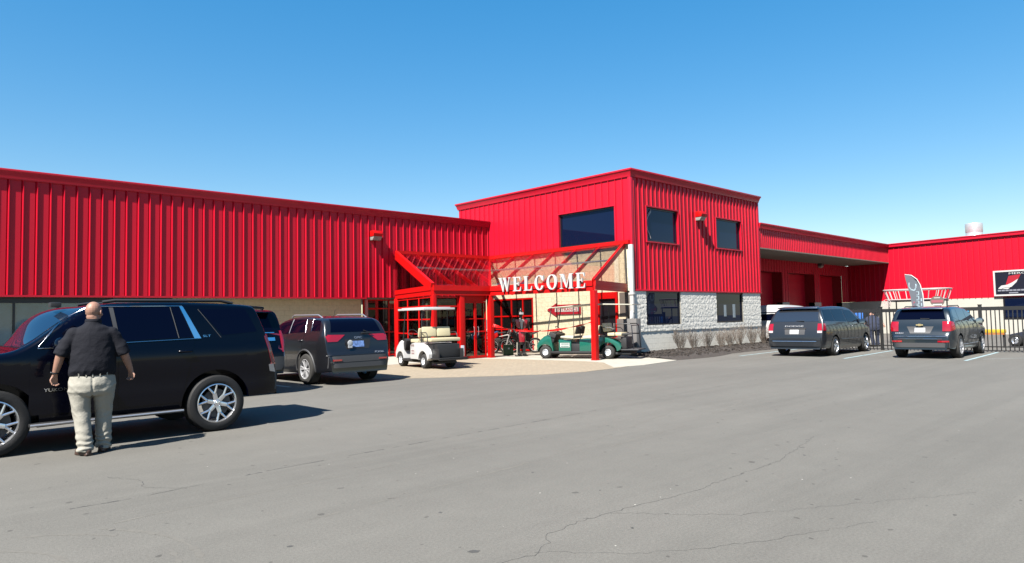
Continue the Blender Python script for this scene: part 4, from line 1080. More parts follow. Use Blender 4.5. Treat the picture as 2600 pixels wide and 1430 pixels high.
    c.panel('grille', 'F', (-0.55, 0.55, 0.70, 1.10), M['chrome'], 0.01, 6, 4)
    c.panel('rear_window', 'B', [(-0.74, 1.34), (0.74, 1.34), (0.66, 1.72), (-0.66, 1.72)], M['carglass'], 0.006, 10, 8)
    c.panel('rear_moulding', 'B', (-0.76, 0.76, 1.145, 1.215), M['chrome'], 0.018, 10, 2, dirn=True)
    c.panel('rear_moulding', 'B', (-0.76, 0.76, 1.312, 1.328), M['chrome'], 0.012, 10, 1, dirn=True)
    c.panel('licence_plate', 'B', (-0.17, 0.17, 0.90, 1.05), M['plate'], 0.02, 2, 2, dirn=True)
    c.panel('rear_bumper', 'B', [(-0.93, 0.52), (0.93, 0.52), (0.93, 0.80), (-0.93, 0.80)], M['greyplastic'], 0.03, 12, 4, dirn=True)
    b = MB(); b.prism([(-1.90, 1.80), (-2.16, 1.775), (-2.17, 1.745), (-1.95, 1.76)], -0.72, 0.72, 'y'); obj('spoiler', b, M['carblack'], root, bevel=0.008)
    return c
yk = thing('black_suv', 'large glossy black SUV with chrome six spoke wheels behind the standing man', 'SUV', (2.47, 11.17, 0), PI, 'cars in the parking lot')
cy = big_suv(yk)
cy.lettering('YUKON', 'L', 0.745, 0.735, 0.042, M['chrome'], width=0.26, name='badge')
cy.lettering('SLT', 'L', -1.155, 1.345, 0.030, M['chrome'], width=0.11, name='badge')
mb = MB(); mb.box(0.38, 0.50, -0.06, 0.10, 1.735, 1.80); obj('roof_beacon', mb, M['blackplastic'], yk, loc=(0.10, 0.42, 0.05), bevel=0.01)

k2 = thing('black_suv', 'second black SUV partly hidden between the big black SUV and the charcoal SUV', 'SUV', (5.88, 16.60, 0), PI/2, 'cars in the parking lot')
ck = big_suv(k2)

# ---------- charcoal mid-size SUV seen from behind
def mid_suv(root, paint, hgt=1.70, w=0.95, half_wb=1.43, rear=-2.42, Rw=0.375, style='split6', roofrise=0.0):
    k = hgt/1.70
    out = [(2.35, 0.30), (2.45, 0.55), (2.35, 0.85), (1.6, 1.02), (1.05, 1.08), (0.35, 1.50*k), (-0.05, 1.64*k), (-0.8, 1.69*k), (-1.6, 1.66*k), (rear+0.42, 1.62*k), (rear+0.26, 1.50*k), (rear+0.10, 1.15*k), (rear+0.06, 0.85), (rear-0.03, 0.72), (rear-0.03, 0.45), (rear+0.1, 0.30)]
    side = [(0.2, 0.90), (0.35, 0.955), (0.55, 0.985), (0.85, 1.0), (1.02, 0.99), (1.15, 0.965), (1.25, 0.93), (1.5, 0.84), (1.66, 0.77), (1.8, 0.72)]
    zb = [(rear, 0.34), (-1.8, 0.28), (-1.0, 0.26), (1.0, 0.24), (2.4, 0.28)]
    return Car(root, out, w, zb, side, (0.55, 0.22), (0.50, 0.16), [(-half_wb, Rw, Rw+0.065), (half_wb, Rw, Rw+0.065)], Rw, paint, corner=0.10)
ac = thing('charcoal_suv', 'dark charcoal SUV seen from behind left of the white golf cart', 'SUV', (9.05, 17.38, 0), PI/2+0.0, 'cars in the parking lot')
c = mid_suv(ac, M['cargrey'])
for sd in (1, -1):
    F = 'L' if sd > 0 else 'R'
    c.panel('quarter_window', F, [(-2.05, 1.31), (-1.62, 1.30), (-1.56, 1.585), (-1.95, 1.56)], M['carglass'], 0.004, 6, 6)
    c.panel('window', F, [(-1.28, 1.28), (-0.48, 1.25), (-0.52, 1.60), (-1.18, 1.60)], M['carglass'], 0.004, 8, 6)
    c.panel('window', F, [(-0.42, 1.24), (0.66, 1.20), (0.10, 1.56), (-0.44, 1.61)], M['carglass'], 0.004, 8, 6)
    c.stripe('window_trim', F, [(-1.56, 1.60), (-1.62, 1.30), (-2.03, 1.31)], 0.012, M['darkchrome'], 0.008)
    c.stripe('window_trim', F, [(-1.34, 1.27), (-1.22, 1.60)], 0.014, M['darkchrome'], 0.008); c.stripe('window_trim', F, [(-0.47, 1.25), (-0.50, 1.60)], 0.014, M['alu'], 0.008)
    d = c.panel('door', F, [(-1.10, 0.40), (-0.42, 0.40), (-0.42, 1.23), (-1.34, 1.25)], M['cargrey'], 0.004, 8, 8)
    h = MB(); h.tube([(-1.30, sd*0.92, 1.08), (-1.28, sd*0.965, 1.08), (-1.14, sd*0.965, 1.08), (-1.12, sd*0.92, 1.08)], 0.013, 8); obj('handle', h, M['cargrey'], d, smooth=50)
    d = c.panel('door', F, [(-0.41, 0.40), (0.72, 0.40), (0.74, 1.18), (-0.41, 1.23)], M['cargrey'], 0.004, 8, 8)
    # arch cladding ring
    mb = MB(); pts = [(-1.43+0.475*math.cos(a), 0.375+0.475*math.sin(a)) for a in [PI*(-0.06)+PI*1.12*k/18 for k in range(19)]]
    L = []
    for p in pts:
        q = c.hit((p[0], max(p[1], 0.33)), F)
        if q: L.append(q[0]+q[1]*0.004)
    mb.tube(L, 0.024, 6); obj('arch_trim', mb, M['greyplastic'], ac, smooth=50)
    wheel(ac, (-1.43, sd*0.93, 0.375), 0.375, 0.24, 0.245, 'split6', sd, M['rubber_grey'], M['alloy_bright']); wheel(ac, (1.43, sd*0.93, 0.375), 0.375, 0.24, 0.245, 'split6', sd, M['rubber_grey'], M['alloy_bright'])
    c.panel('tail_lamp', F, [(-2.36, 1.04), (-2.10, 1.20), (-2.12, 1.225), (-2.34, 1.225)], M['taillamp'], 0.012, 4, 5)
    c.panel('tail_lamp', 'B', [(sd*0.56, 1.045), (sd*0.82, 1.045), (sd*0.86, 1.215), (sd*0.34, 1.205)], M['taillamp'], 0.012, 6, 4, dirn=True)
    r = MB(); r.tube([(-0.1, sd*0.62, 1.65), (-0.25, sd*0.63, 1.715), (-1.55, sd*0.63, 1.70), (-1.75, sd*0.62, 1.62)], 0.018, 8); obj('roof_rail', r, M['alu'], ac, smooth=50)
    c.panel('reflector', 'B', [(sd*0.52, 0.585), (sd*0.74, 0.585), (sd*0.74, 0.625), (sd*0.52, 0.625)], M['taillamp'], 0.035, 3, 1, dirn=True)
    mirror(c, 0.62, 1.22, M['cargrey'], sd, 0.90)
    e = MB(); e.tube([(-2.20, sd*0.52, 0.33), (-2.43, sd*0.54, 0.325)], 0.045, 12, cap=False); obj('exhaust', e, M['chrome'], ac, smooth=50)
c.panel('rear_window', 'B', [(-0.70, 1.27), (0.70, 1.27), (0.61, 1.585), (-0.61, 1.585)], M['carglass'], 0.006, 12, 8)
c.panel('licence_plate', 'B', (-0.16, 0.16, 0.90, 1.05), M['plateblue'], 0.016, 2, 2, dirn=True)
c.panel('plate_recess', 'B', [(-0.30, 0.86), (0.30, 0.86), (0.36, 1.09), (-0.36, 1.09)], M['blackplastic'], 0.005, 6, 4)
c.panel('rear_bumper', 'B', [(-0.84, 0.42), (0.84, 0.42), (0.84, 0.70), (-0.84, 0.70)], M['greyplastic'], 0.02, 12, 4, dirn=True)
c.stripe('bumper_line', 'B', [(-0.86, 0.715), (0.86, 0.715)], 0.014, M['cargrey'], 0.03); c.stripe('bumper_line', 'B', [(-0.80, 0.56), (0.80, 0.56)], 0.010, M['greyplastic'], 0.045)
c.panel('windshield', 'F', [(-0.68, 1.12), (0.68, 1.12), (0.60, 1.58), (-0.60, 1.58)], M['windshield'], 0.006, 12, 10)
c.lettering('GMC', 'B', 0.10, 1.105, 0.055, M['alu'], width=0.22, off=0.014, name='badge'); c.lettering('ACADIA', 'B', -0.42, 0.745, 0.045, M['alu'], width=0.27, off=0.02, name='badge')
mb = MB(); mb.sphere((-2.45, 0.25, 1.0), (0.012, 0.075, 0.075), 14, 8); mb.box(-2.455, -2.44, 0.195, 0.305, 0.885, 0.95); obj('sticker', mb, M['plate'], ac, loc=(0.045, 0, 0))
b = MB(); b.tube([(-2.27, -0.20, 1.30), (-2.33, -0.42, 1.23), (-2.32, -0.12, 1.24)], [0.014, 0.012, 0.02], 6); obj('rear_wiper', b, M['blackplastic'], ac)
b = MB(); b.tube([(-1.35, 0.1, 1.66), (-1.42, 0.1, 1.84)], 0.006, 5); obj('aerial', b, M['blackplastic'], ac)

# ---------- minivan
vn = thing('minivan', 'dark slate grey minivan parked facing the black gate', 'minivan', (26.45, 10.86, 0), 0.03, 'cars in the parking lot')
out = [(2.35, 0.25), (2.50, 0.5), (2.42, 0.80), (2.0, 0.98), (1.45, 1.08), (0.75, 1.58), (0.35, 1.70), (-0.5, 1.75), (-1.7, 1.73), (-2.22, 1.68), (-2.42, 1.45), (-2.56, 1.05), (-2.62, 0.85), (-2.66, 0.60), (-2.64, 0.35), (-2.5, 0.27)]
side = [(0.2, 0.93), (0.35, 0.97), (0.6, 1.0), (0.9, 1.0), (1.1, 0.975), (1.2, 0.95), (1.5, 0.83), (1.68, 0.76), (1.8, 0.72)]
c = Car(vn, out, 0.99, [(-2.6, 0.30), (-1, 0.22), (2.4, 0.22)], side, (0.55, 0.22), (0.30, 0.09), [(-1.54, 0.34, 0.40), (1.54, 0.34, 0.40)], 0.34, M['carvan'], corner=0.08)
for sd in (1, -1):
    F = 'L' if sd > 0 else 'R'
    c.panel('quarter_window', F, [(-2.34, 1.22), (-1.45, 1.20), (-1.45, 1.62), (-2.16, 1.61)], M['carglass'], 0.004, 8, 6)
    c.panel('window', F, [(-1.40, 1.20), (-0.35, 1.17), (-0.35, 1.63), (-1.40, 1.62)], M['carglass'], 0.004, 8, 6)
    c.panel('window', F, [(-0.29, 1.17), (1.05, 1.12), (0.48, 1.56), (-0.29, 1.62)], M['carglass'], 0.004, 8, 6)
    d = c.panel('sliding_door', F, [(-1.08, 0.34), (-0.33, 0.34), (-0.33, 1.14), (-1.40, 1.16)], M['carvan'], 0.004, 8, 8)
    d = c.panel('door', F, [(-0.31, 0.34), (1.08, 0.34), (1.08, 1.08), (-0.31, 1.14)], M['carvan'], 0.004, 8, 8)
    c.stripe('side_moulding', F, [(-1.0, 0.56), (1.05, 0.56)], 0.03, M['carvan'], 0.014)
    for x in (-0.55, -0.05):
        h = MB(); h.tube([(x-0.08, sd*0.96, 1.02), (x-0.06, sd*1.005, 1.02), (x+0.08, sd*1.005, 1.02), (x+0.10, sd*0.96, 1.02)], 0.013, 8); obj('handle', h, M['carvan'], vn, smooth=50)
    wheel(vn, (-1.54, sd*0.97, 0.34), 0.34, 0.23, 0.225, 'five', sd, M['rubber_grey']); wheel(vn, (1.54, sd*0.97, 0.34), 0.34, 0.23, 0.225, 'five', sd, M['rubber_grey'])
    c.panel('tail_lamp', 'B', [(sd*0.775, 0.90), (sd*0.93, 0.90), (sd*0.90, 1.14), (sd*0.775, 1.14)], M['taillamp'], 0.02, 4, 5, dirn=True)
    c.panel('reverse_lamp', 'B', [(sd*0.775, 0.82), (sd*0.93, 0.82), (sd*0.93, 0.895), (sd*0.775, 0.895)], M['lampclear'], 0.02, 4, 3, dirn=True)
    c.panel('tail_lamp', F, [(-2.57, 0.90), (-2.40, 0.90), (-2.38, 1.14), (-2.48, 1.14)], M['taillamp'], 0.012, 3, 5)
    mirror(c, 0.95, 1.16, M['carvan'], sd, 0.95)
c.panel('rear_window', 'B', [(-0.80, 1.21), (0.80, 1.21), (0.72, 1.63), (-0.72, 1.63)], mat('reflecting_rear_glass', (0.03, 0.032, 0.037), 0.03, spec=0.9, ior=1.8), 0.006, 12, 8)
c.panel('licence_plate', 'B', (-0.14, 0.17, 0.78, 0.93), M['plate'], 0.016, 2, 2, dirn=True)
c.panel('plate_recess', 'B', [(-0.34, 0.76), (0.34, 0.76), (0.36, 0.965), (-0.36, 0.965)], M['greyplastic'], 0.005, 4, 3)
c.panel('garnish', 'B', (-0.38, 0.38, 0.965, 0.99), M['blackplastic'], 0.03, 6, 1, dirn=True)
c.panel('rear_bumper', 'B', [(-0.90, 0.36), (0.90, 0.36), (0.90, 0.66), (-0.90, 0.66)], M['carvan'], 0.05, 12, 4, dirn=True)
c.stripe('bumper_chrome', 'B', [(-0.76, 0.53), (0.76, 0.53)], 0.022, M['chrome'], 0.11)
c.panel('windshield', 'F', [(-0.78, 1.13), (0.78, 1.13), (0.68, 1.62), (-0.68, 1.62)], M['windshield'], 0.006, 12, 10)
c.lettering('DODGE', 'B', 0.36, 1.03, 0.05, M['alloy_bright'], width=0.66, off=0.02, name='badge')
b = MB(); b.tube([(-2.50, -0.02, 1.235), (-2.53, -0.30, 1.225)], 0.012, 6); obj('rear_wiper', b, M['blackplastic'], vn)
b = MB(); b.prism([(-2.10, 1.725), (-2.36, 1.69), (-2.37, 1.665), (-2.15, 1.69)], -0.70, 0.70, 'y'); obj('spoiler', b, M['carvan'], vn, bevel=0.008)
c.lettering('CARAVAN', 'R', -0.40, 0.985, 0.05, M['alu'], width=0.6, name='badge')

# ---------- steel blue crossover
eq = thing('steel_blue_suv', 'steel blue compact SUV parked right of the minivan before the gate', 'SUV', (26.72, 7.08, 0), 0.02, 'cars in the parking lot')
c = mid_suv(eq, M['carblue'], 1.66, 0.92, 1.43, -2.33, 0.36)
for sd in (1, -1):
    F = 'L' if sd > 0 else 'R'
    c.panel('quarter_window', F, [(-1.98, 1.28), (-1.42, 1.20), (-1.38, 1.53), (-1.82, 1.50)], M['windshield'], 0.004, 6, 6)
    c.panel('window', F, [(-1.36, 1.19), (-0.45, 1.17), (-0.45, 1.56), (-1.32, 1.54)], M['windshield'], 0.004, 8, 6)
    c.panel('window', F, [(-0.40, 1.16), (0.72, 1.12), (0.14, 1.50), (-0.40, 1.56)], M['windshield'], 0.004, 8, 6)
    c.panel('door', F, [(-1.02, 0.40), (-0.42, 0.40), (-0.42, 1.14), (-1.34, 1.16)], M['carblue'], 0.004, 8, 8); c.panel('door', F, [(-0.40, 0.40), (0.72, 0.40), (0.72, 1.10), (-0.40, 1.14)], M['carblue'], 0.004, 8, 8)
    c.stripe('sill_trim', F, [(-1.0, 0.42), (0.9, 0.42)], 0.02, M['alu'], 0.01)
    wheel(eq, (-1.43, sd*0.90, 0.36), 0.36, 0.235, 0.235, 'ten', sd, M['rubber_grey'], M['alloy_bright']); wheel(eq, (1.43, sd*0.90, 0.36), 0.36, 0.235, 0.235, 'ten', sd, M['rubber_grey'], M['alloy_bright'])
    c.panel('tail_lamp', 'B', [(sd*0.62, 0.86), (sd*0.84, 0.86), (sd*0.84, 1.17), (sd*0.62, 1.17)], M['taillamp'], 0.02, 5, 5, dirn=True, bulge=0.02)
    c.panel('tail_lamp', F, [(-2.26, 0.86), (-2.02, 0.92), (-2.05, 1.14), (-2.18, 1.16)], M['taillamp'], 0.012, 3, 5)
    c.panel('reflector', 'B', [(sd*0.50, 0.52), (sd*0.80, 0.52), (sd*0.80, 0.57), (sd*0.50, 0.57)], M['taillamp'], 0.035, 3, 1, dirn=True)
    mirror(c, 0.66, 1.14, M['carblue'], sd, 0.88)
    r = MB(); r.tube([(-0.1, sd*0.60, 1.61), (-0.25, sd*0.61, 1.66), (-1.45, sd*0.61, 1.65), (-1.65, sd*0.60, 1.59)], 0.015, 8); obj('roof_rail', r, M['blackplastic'], eq, smooth=50)
c.panel('rear_window', 'B', [(-0.70, 1.23), (0.70, 1.23), (0.60, 1.54), (-0.60, 1.54)], M['carglass'], 0.006, 12, 8)
c.panel('licence_plate', 'B', (-0.15, 0.15, 0.83, 0.97), M['plate'], 0.02, 2, 2, dirn=True)
c.panel('plate_recess', 'B', [(-0.28, 0.79), (0.28, 0.79), (0.38, 1.01), (-0.38, 1.01)], M['greyplastic'], 0.005, 6, 4)
c.panel('rear_bumper', 'B', [(-0.80, 0.36), (0.80, 0.36), (0.80, 0.50), (-0.80, 0.50)], M['greyplastic'], 0.02, 12, 4, dirn=True)
c.stripe('bumper_chrome', 'B', [(-0.72, 0.70), (0.72, 0.70)], 0.020, M['chrome'], 0.03); c.stripe('bumper_chrome', 'B', [(-0.62, 0.62), (0.62, 0.62)], 0.020, M['chrome'], 0.03)
c.panel('windshield', 'F', [(-0.66, 1.12), (0.66, 1.12), (0.58, 1.54), (-0.58, 1.54)], M['windshield'], 0.006, 12, 10)
mb = MB(); mb.box(-0.006, 0.006, -0.10, 0.10, -0.02, 0.02); mb.box(-0.007, 0.007, -0.035, 0.035, -0.035, 0.035); obj('emblem', mb, M['gold'], eq, loc=(-2.305, 0, 1.06))
c.lettering('EQUINOX', 'B', 0.70, 0.79, 0.03, M['alu'], width=0.24, off=0.02, name='badge')
b = MB(); b.tube([(-2.18, 0.0, 1.26), (-2.20, -0.26, 1.25)], 0.010, 6); obj('rear_wiper', b, M['blackplastic'], eq)
b = MB(); b.prism([(-1.88, 1.60), (-2.10, 1.575), (-2.11, 1.55), (-1.92, 1.57)], -0.60, 0.60, 'y'); obj('spoiler', b, M['carblue'], eq, bevel=0.008)

# ------------------------------------------------------------------ golf carts
def cart_wheel(root, x, y, sd, R=0.225): return wheel(root, (x, y, R), R, 0.19, 0.115, 'steel', sd, M['rubber_grey'], M['galv'])
def seat_pair(root, x, z, w=0.52, back=True, m=M['cream_vinyl'], facing=1, name='seat'):
    mb = MB(); mb.box(x-0.24, x+0.26, -w, w, z, z+0.11); s = obj(name, mb, m, root, bevel=0.03)
    if back:
        for sd in (1, -1):
            mb = MB(); prf = []
            y0, y1 = (0.012, w) if sd > 0 else (-w, -0.012)
            mb.box(x-facing*0.30-0.045, x-facing*0.30+0.045, y0, y1, z+0.16, z+0.46, rot=Matrix.Rotation(-facing*0.18, 3, 'Y')); obj('backrest', mb, m, root, bevel=0.042)
    return s
def body_shell(root, name, poly, w, m, arches, bevel=0.03, win=0.0):
    """side outline extruded across the cart, wheel openings already in the outline"""
    mb = MB(); mb.prism(poly, -w, w, 'y'); return obj(name, mb, m, root, bevel=bevel)
def arc_pts(cx, cz, r, a0, a1, n=8): return [(cx+r*math.cos(a0+(a1-a0)*k/n), cz+r*math.sin(a0+(a1-a0)*k/n)) for k in range(n+1)]
def steering(root, x, z):
    mb = MB(); n = 20; c = Vector((x, 0.28, z)); ax = Vector((-0.75, 0, 0.66)).normalized(); u = ax.cross(Vector((0, 1, 0))).normalized()
    pts = [c+(Vector((0, 1, 0))*math.cos(2*PI*k/n)+u*math.sin(2*PI*k/n))*0.17 for k in range(n+1)]
    mb.tube(pts, 0.013, 6, cap=False); mb.tube([c, c-ax*0.45], 0.02, 6); mb.tube([pts[0], c, pts[n//2]], 0.010, 5)
    return obj('steering_wheel', mb, M['blackplastic'], root, smooth=50)
def label_plate(root, x, y, z, w, h, face, ink, rows=2):
    mb = MB(); sd = 1 if y > 0 else -1; mb.box(x-w/2, x+w/2, min(y, y+sd*0.004), max(y, y+sd*0.004), z-h/2, z+h/2); p = obj('label', mb, face, root)
    mb = MB()
    for r in range(rows):
        zz = z+h*(0.24-0.5*r); xx = x-w*0.42
        while xx < x+w*0.42:
            l = rnd(0.018, 0.032); mb.box(xx, min(xx+l, x+w*0.42), y+sd*0.0045 if sd > 0 else y-0.0065, y+0.0065 if sd > 0 else y-0.0045, zz-h*0.14, zz+h*0.14); xx += l+0.012
    obj('small_print', mb, ink, p)
    return p
# white four seat cart, rear flip seat
wc = thing('golf_cart', 'white golf cart with cream seats and white roof parked on the bricks by the entrance', 'golf cart', (13.62, 18.42, 0.012), math.radians(81), 'golf carts')
for sd in (1, -1): cart_wheel(wc, -0.82, sd*0.52, sd); cart_wheel(wc, 0.84, sd*0.50, sd)
mb = MB()    # rear body: vertical front edge, arch, swept tail
poly = [(-0.42, 0.28)]+[(-0.50, 0.28)]+arc_pts(-0.82, 0.24, 0.31, 0.05, PI-0.05, 10)+[(-1.22, 0.32), (-1.24, 0.46), (-1.15, 0.60), (-0.95, 0.72), (-0.62, 0.80), (-0.30, 0.80), (-0.05, 0.76), (0.02, 0.70), (0.02, 0.28)]
body_shell(wc, 'rear_body', poly, 0.56, M['white_gloss'], None, 0.02)
# dark gap under/behind the tail panels
mb = MB(); mb.box(-1.30, -0.20, -0.44, 0.44, 0.30, 0.78); obj('chassis', mb, M['blackplastic'], wc, bevel=0.01)
poly = [(0.55, 0.24), (0.60, 0.24)]+arc_pts(0.84, 0.22, 0.27, PI-0.1, 0.12, 8)+[(1.16, 0.36), (1.14, 0.52), (1.02, 0.66), (0.84, 0.80), (0.70, 0.86), (0.62, 0.84), (0.57, 0.6)]
poly = [(0.52, 0.26)]+list(reversed(arc_pts(0.84, 0.23, 0.27, 0.1, PI-0.1, 8)))+[(1.16, 0.30), (1.17, 0.46), (1.06, 0.64), (0.86, 0.80), (0.70, 0.87), (0.62, 0.84), (0.50, 0.30)]
mb = MB(); mb.prism(list(reversed(arc_pts(0.84, 0.23, 0.27, 0.1, PI-0.1, 8)))+[(1.15, 0.30), (1.17, 0.46), (1.06, 0.64), (0.86, 0.80), (0.72, 0.86), (0.64, 0.80), (0.55, 0.28)], -0.54, 0.54, 'y'); obj('front_cowl', mb, M['white_gloss'], wc, bevel=0.025)
mb = MB(); mb.box(0.46, 0.66, -0.50, 0.50, 0.55, 0.90, rot=Matrix.Rotation(-0.35, 3, 'Y')); obj('dashboard', mb, M['blackplastic'], wc, bevel=0.02)
mb = MB(); mb.box(-0.05, 0.66, -0.54, 0.54, 0.20, 0.27); mb.box(-1.30, 0.7, -0.40, 0.40, 0.16, 0.22); obj('floor', mb, M['blackplastic'], wc, bevel=0.01)
mb = MB(); mb.box(-1.80, -1.24, -0.50, 0.50, 0.30, 0.345); mb.box(-1.80, -1.76, -0.50, 0.50, 0.27, 0.36); mb.box(-1.66, -1.26, -0.44, -0.40, 0.30, 0.62); mb.box(-1.66, -1.26, 0.40, 0.44, 0.30, 0.62); obj('foot_platform', mb, M['blackplastic'], wc, bevel=0.01)
mb = MB(); mb.box(-1.50, -1.28, -0.40, 0.40, 0.36, 0.76); obj('rear_box', mb, M['blackplastic'], wc, bevel=0.02)
mb = MB(); mb.box(-1.56, -1.50, -0.53, -0.42, 0.36, 0.70); obj('rear_corner', mb, M['galv'], wc, bevel=0.02)
seat_pair(wc, -0.18, 0.80, facing=1, m=M['blackplastic'] if False else M['cream_vinyl'])
# rear seat (facing back) and its backrests in cream, seen from behind the cart
mb = MB(); mb.box(-1.34, -0.82, -0.52, 0.52, 0.84, 0.95); obj('rear_seat', mb, M['cream_vinyl'], wc, bevel=0.035)
for sd in (1, -1):
    mb = MB(); y0, y1 = (0.010, 0.50) if sd > 0 else (-0.50, -0.010)
    mb.box(-0.74, -0.64, y0, y1, 0.98, 1.30, rot=Matrix.Rotation(0.15, 3, 'Y')); obj('rear_backrest', mb, M['cream_vinyl'], wc, bevel=0.048)
    mb = MB(); mb.tube([(-0.66, sd*0.53, 1.12), (-1.02, sd*0.53, 1.12), (-1.10, sd*0.53, 1.05), (-1.12, sd*0.53, 0.80)], 0.014, 8); obj('arm_rail', mb, M['blackplastic'], wc, smooth=50)
    mb = MB(); mb.tube([(-0.58, sd*0.46, 0.75), (-0.62, sd*0.46, 1.84)], 0.018, 8); mb.tube([(0.70, sd*0.48, 0.82), (0.52, sd*0.48, 1.84)], 0.018, 8); obj('roof_post', mb, M['blackplastic'], wc, smooth=50)
mb = MB(); mb.box(-0.94, 0.92, -0.56, 0.56, 1.83, 1.895); mb.box(-0.80, 0.80, -0.48, 0.48, 1.895, 1.92); obj('roof', mb, M['white_gloss'], wc, bevel=0.03)
steering(wc, 0.36, 1.08)
label_plate(wc, -0.16, 0.562, 0.50, 0.22, 0.15, M['white'], mat('maroon_ink', (0.30, 0.08, 0.09), 0.7))
mb = MB(); mb.box(-0.26, -0.02, 0.559, 0.565, 0.68, 0.745); obj('tray_mark', mb, mat('cart_badge', (0.35, 0.27, 0.25), 0.6), wc)
# green six seat cart
gc = thing('golf_cart', 'long green golf cart with several rows of cream seats parked behind the red post', 'golf cart', (19.55, 16.85, 0.012), math.radians(112), 'golf carts')
for sd in (1, -1): cart_wheel(gc, -1.15, sd*0.52, sd, 0.24); cart_wheel(gc, 1.25, sd*0.50, sd, 0.24)
mb = MB(); mb.prism([(-0.72, 0.28)]+arc_pts(-1.15, 0.26, 0.33, 0.05, PI-0.05, 10)+[(-1.62, 0.34), (-1.64, 0.44), (-1.54, 0.58), (-1.32, 0.70), (-1.02, 0.78), (-0.72, 0.78)], -0.56, 0.56, 'y'); obj('rear_body', mb, M['green'], gc, bevel=0.02)
mb = MB(); mb.box(-0.719, -0.10, -0.56, 0.56, 0.28, 0.72); mb.box(0.22, 0.70, -0.56, 0.56, 0.28, 0.70); obj('seat_base', mb, M['green'], gc, bevel=0.015)
mb = MB(); mb.box(-0.099, 0.219, -0.50, 0.50, 0.22, 0.60); mb.box(-1.95, 1.2, -0.42, 0.42, 0.16, 0.23); mb.box(-0.72, 1.02, -0.55, 0.55, 0.20, 0.275); obj('floor', mb, M['blackplastic'], gc, bevel=0.01)
mb = MB(); mb.prism(list(reversed(arc_pts(1.25, 0.24, 0.29, 0.1, PI-0.1, 8)))+[(1.56, 0.34), (1.58, 0.48), (1.48, 0.66), (1.28, 0.82), (1.12, 0.88), (1.02, 0.82), (0.92, 0.28)], -0.54, 0.54, 'y'); obj('front_cowl', mb, M['green'], gc, bevel=0.025)
mb = MB(); mb.box(0.86, 1.14, -0.50, 0.50, 0.62, 0.96, rot=Matrix.Rotation(-0.4, 3, 'Y')); obj('dashboard', mb, M['blackplastic'], gc, bevel=0.02)
for sx in (0.40, -0.46):
    mb = MB(); mb.box(sx-0.26, sx+0.24, -0.53, 0.53, 0.73, 0.83); obj('seat', mb, M['cream_plastic'], gc, bevel=0.03)
for sx in (0.10, -0.78):
    for sd in (1, -1):
        y0, y1 = (0.012, 0.50) if sd > 0 else (-0.50, -0.012)
        mb = MB(); mb.box(sx-0.045, sx+0.045, y0, y1, 0.90, 1.20, rot=Matrix.Rotation(-0.2, 3, 'Y')); b_ = obj('backrest', mb, M['cream_vinyl'], gc, bevel=0.043)
        mb = MB(); mb.box(sx-0.075, sx-0.048, y0+0.02, y1-0.02, 0.90, 1.17, rot=Matrix.Rotation(-0.2, 3, 'Y'), c=(sx, 0, 1.05)); obj('backrest_shell', mb, M['blackplastic'], b_, bevel=0.01)
mb = MB(); mb.box(-1.66, -1.14, -0.53, 0.53, 0.82, 0.93); obj('rear_seat', mb, M['cream_vinyl'], gc, bevel=0.035)
for sd in (1, -1):
    y0, y1 = (0.012, 0.50) if sd > 0 else (-0.50, -0.012)
    mb = MB(); mb.box(-1.05, -0.95, y0, y1, 0.96, 1.28, rot=Matrix.Rotation(0.2, 3, 'Y')); obj('rear_backrest', mb, M['cream_vinyl'], gc, bevel=0.045)
    mb = MB(); mb.tube([(-0.98, sd*0.54, 1.12), (-1.32, sd*0.54, 1.10), (-1.42, sd*0.54, 1.02), (-1.42, sd*0.54, 0.78)], 0.014, 8); mb.tube([(-1.45, sd*0.50, 1.24), (-1.95, sd*0.50, 1.24), (-2.02, sd*0.50, 1.18), (-2.08, sd*0.50, 0.34)], 0.016, 8)
    mb.tube([(-1.42, sd*0.50, 0.88), (-2.03, sd*0.50, 0.88)], 0.02, 8); obj('grab_rail', mb, M['blackframe'], gc, smooth=50)
    mb = MB(); mb.tube([(1.16, sd*0.50, 0.84), (0.98, sd*0.50, 1.86)], 0.020, 8); mb.tube([(0.12, sd*0.50, 0.80), (0.12, sd*0.50, 1.88)], 0.016, 8); mb.tube([(-0.88, sd*0.50, 0.76), (-0.92, sd*0.50, 1.93)], 0.018, 8); obj('roof_post', mb, M['greyplastic'], gc, smooth=50)
mb = MB(); mb.tube([(-2.02, -0.50, 1.18), (-2.02, 0.50, 1.18)], 0.016, 8); obj('grab_rail', mb, M['blackframe'], gc, smooth=50)
mb = MB(); mb.box(-2.25, -1.50, -0.52, 0.52, 0.31, 0.35); obj('foot_platform', mb, M['greyplastic'], gc, bevel=0.01)
mb = MB(); mb.box(-1.80, -1.60, -0.42, 0.42, 0.36, 0.78); obj('rear_box', mb, M['blackplastic'], gc, bevel=0.02)
mb = MB()
vs = [(-2.1, 1.93), (-0.6, 1.99), (1.05, 1.88), (1.05, 1.855), (-0.6, 1.945), (-2.1, 1.90)]
mb.prism(vs, -0.60, 0.60, 'y'); obj('roof', mb, M['cream_plastic'], gc, bevel=0.012)
steering(gc, 0.78, 1.06)
label_plate(gc, 0.46, 0.563, 0.50, 0.36, 0.16, M['white'], M['green'])


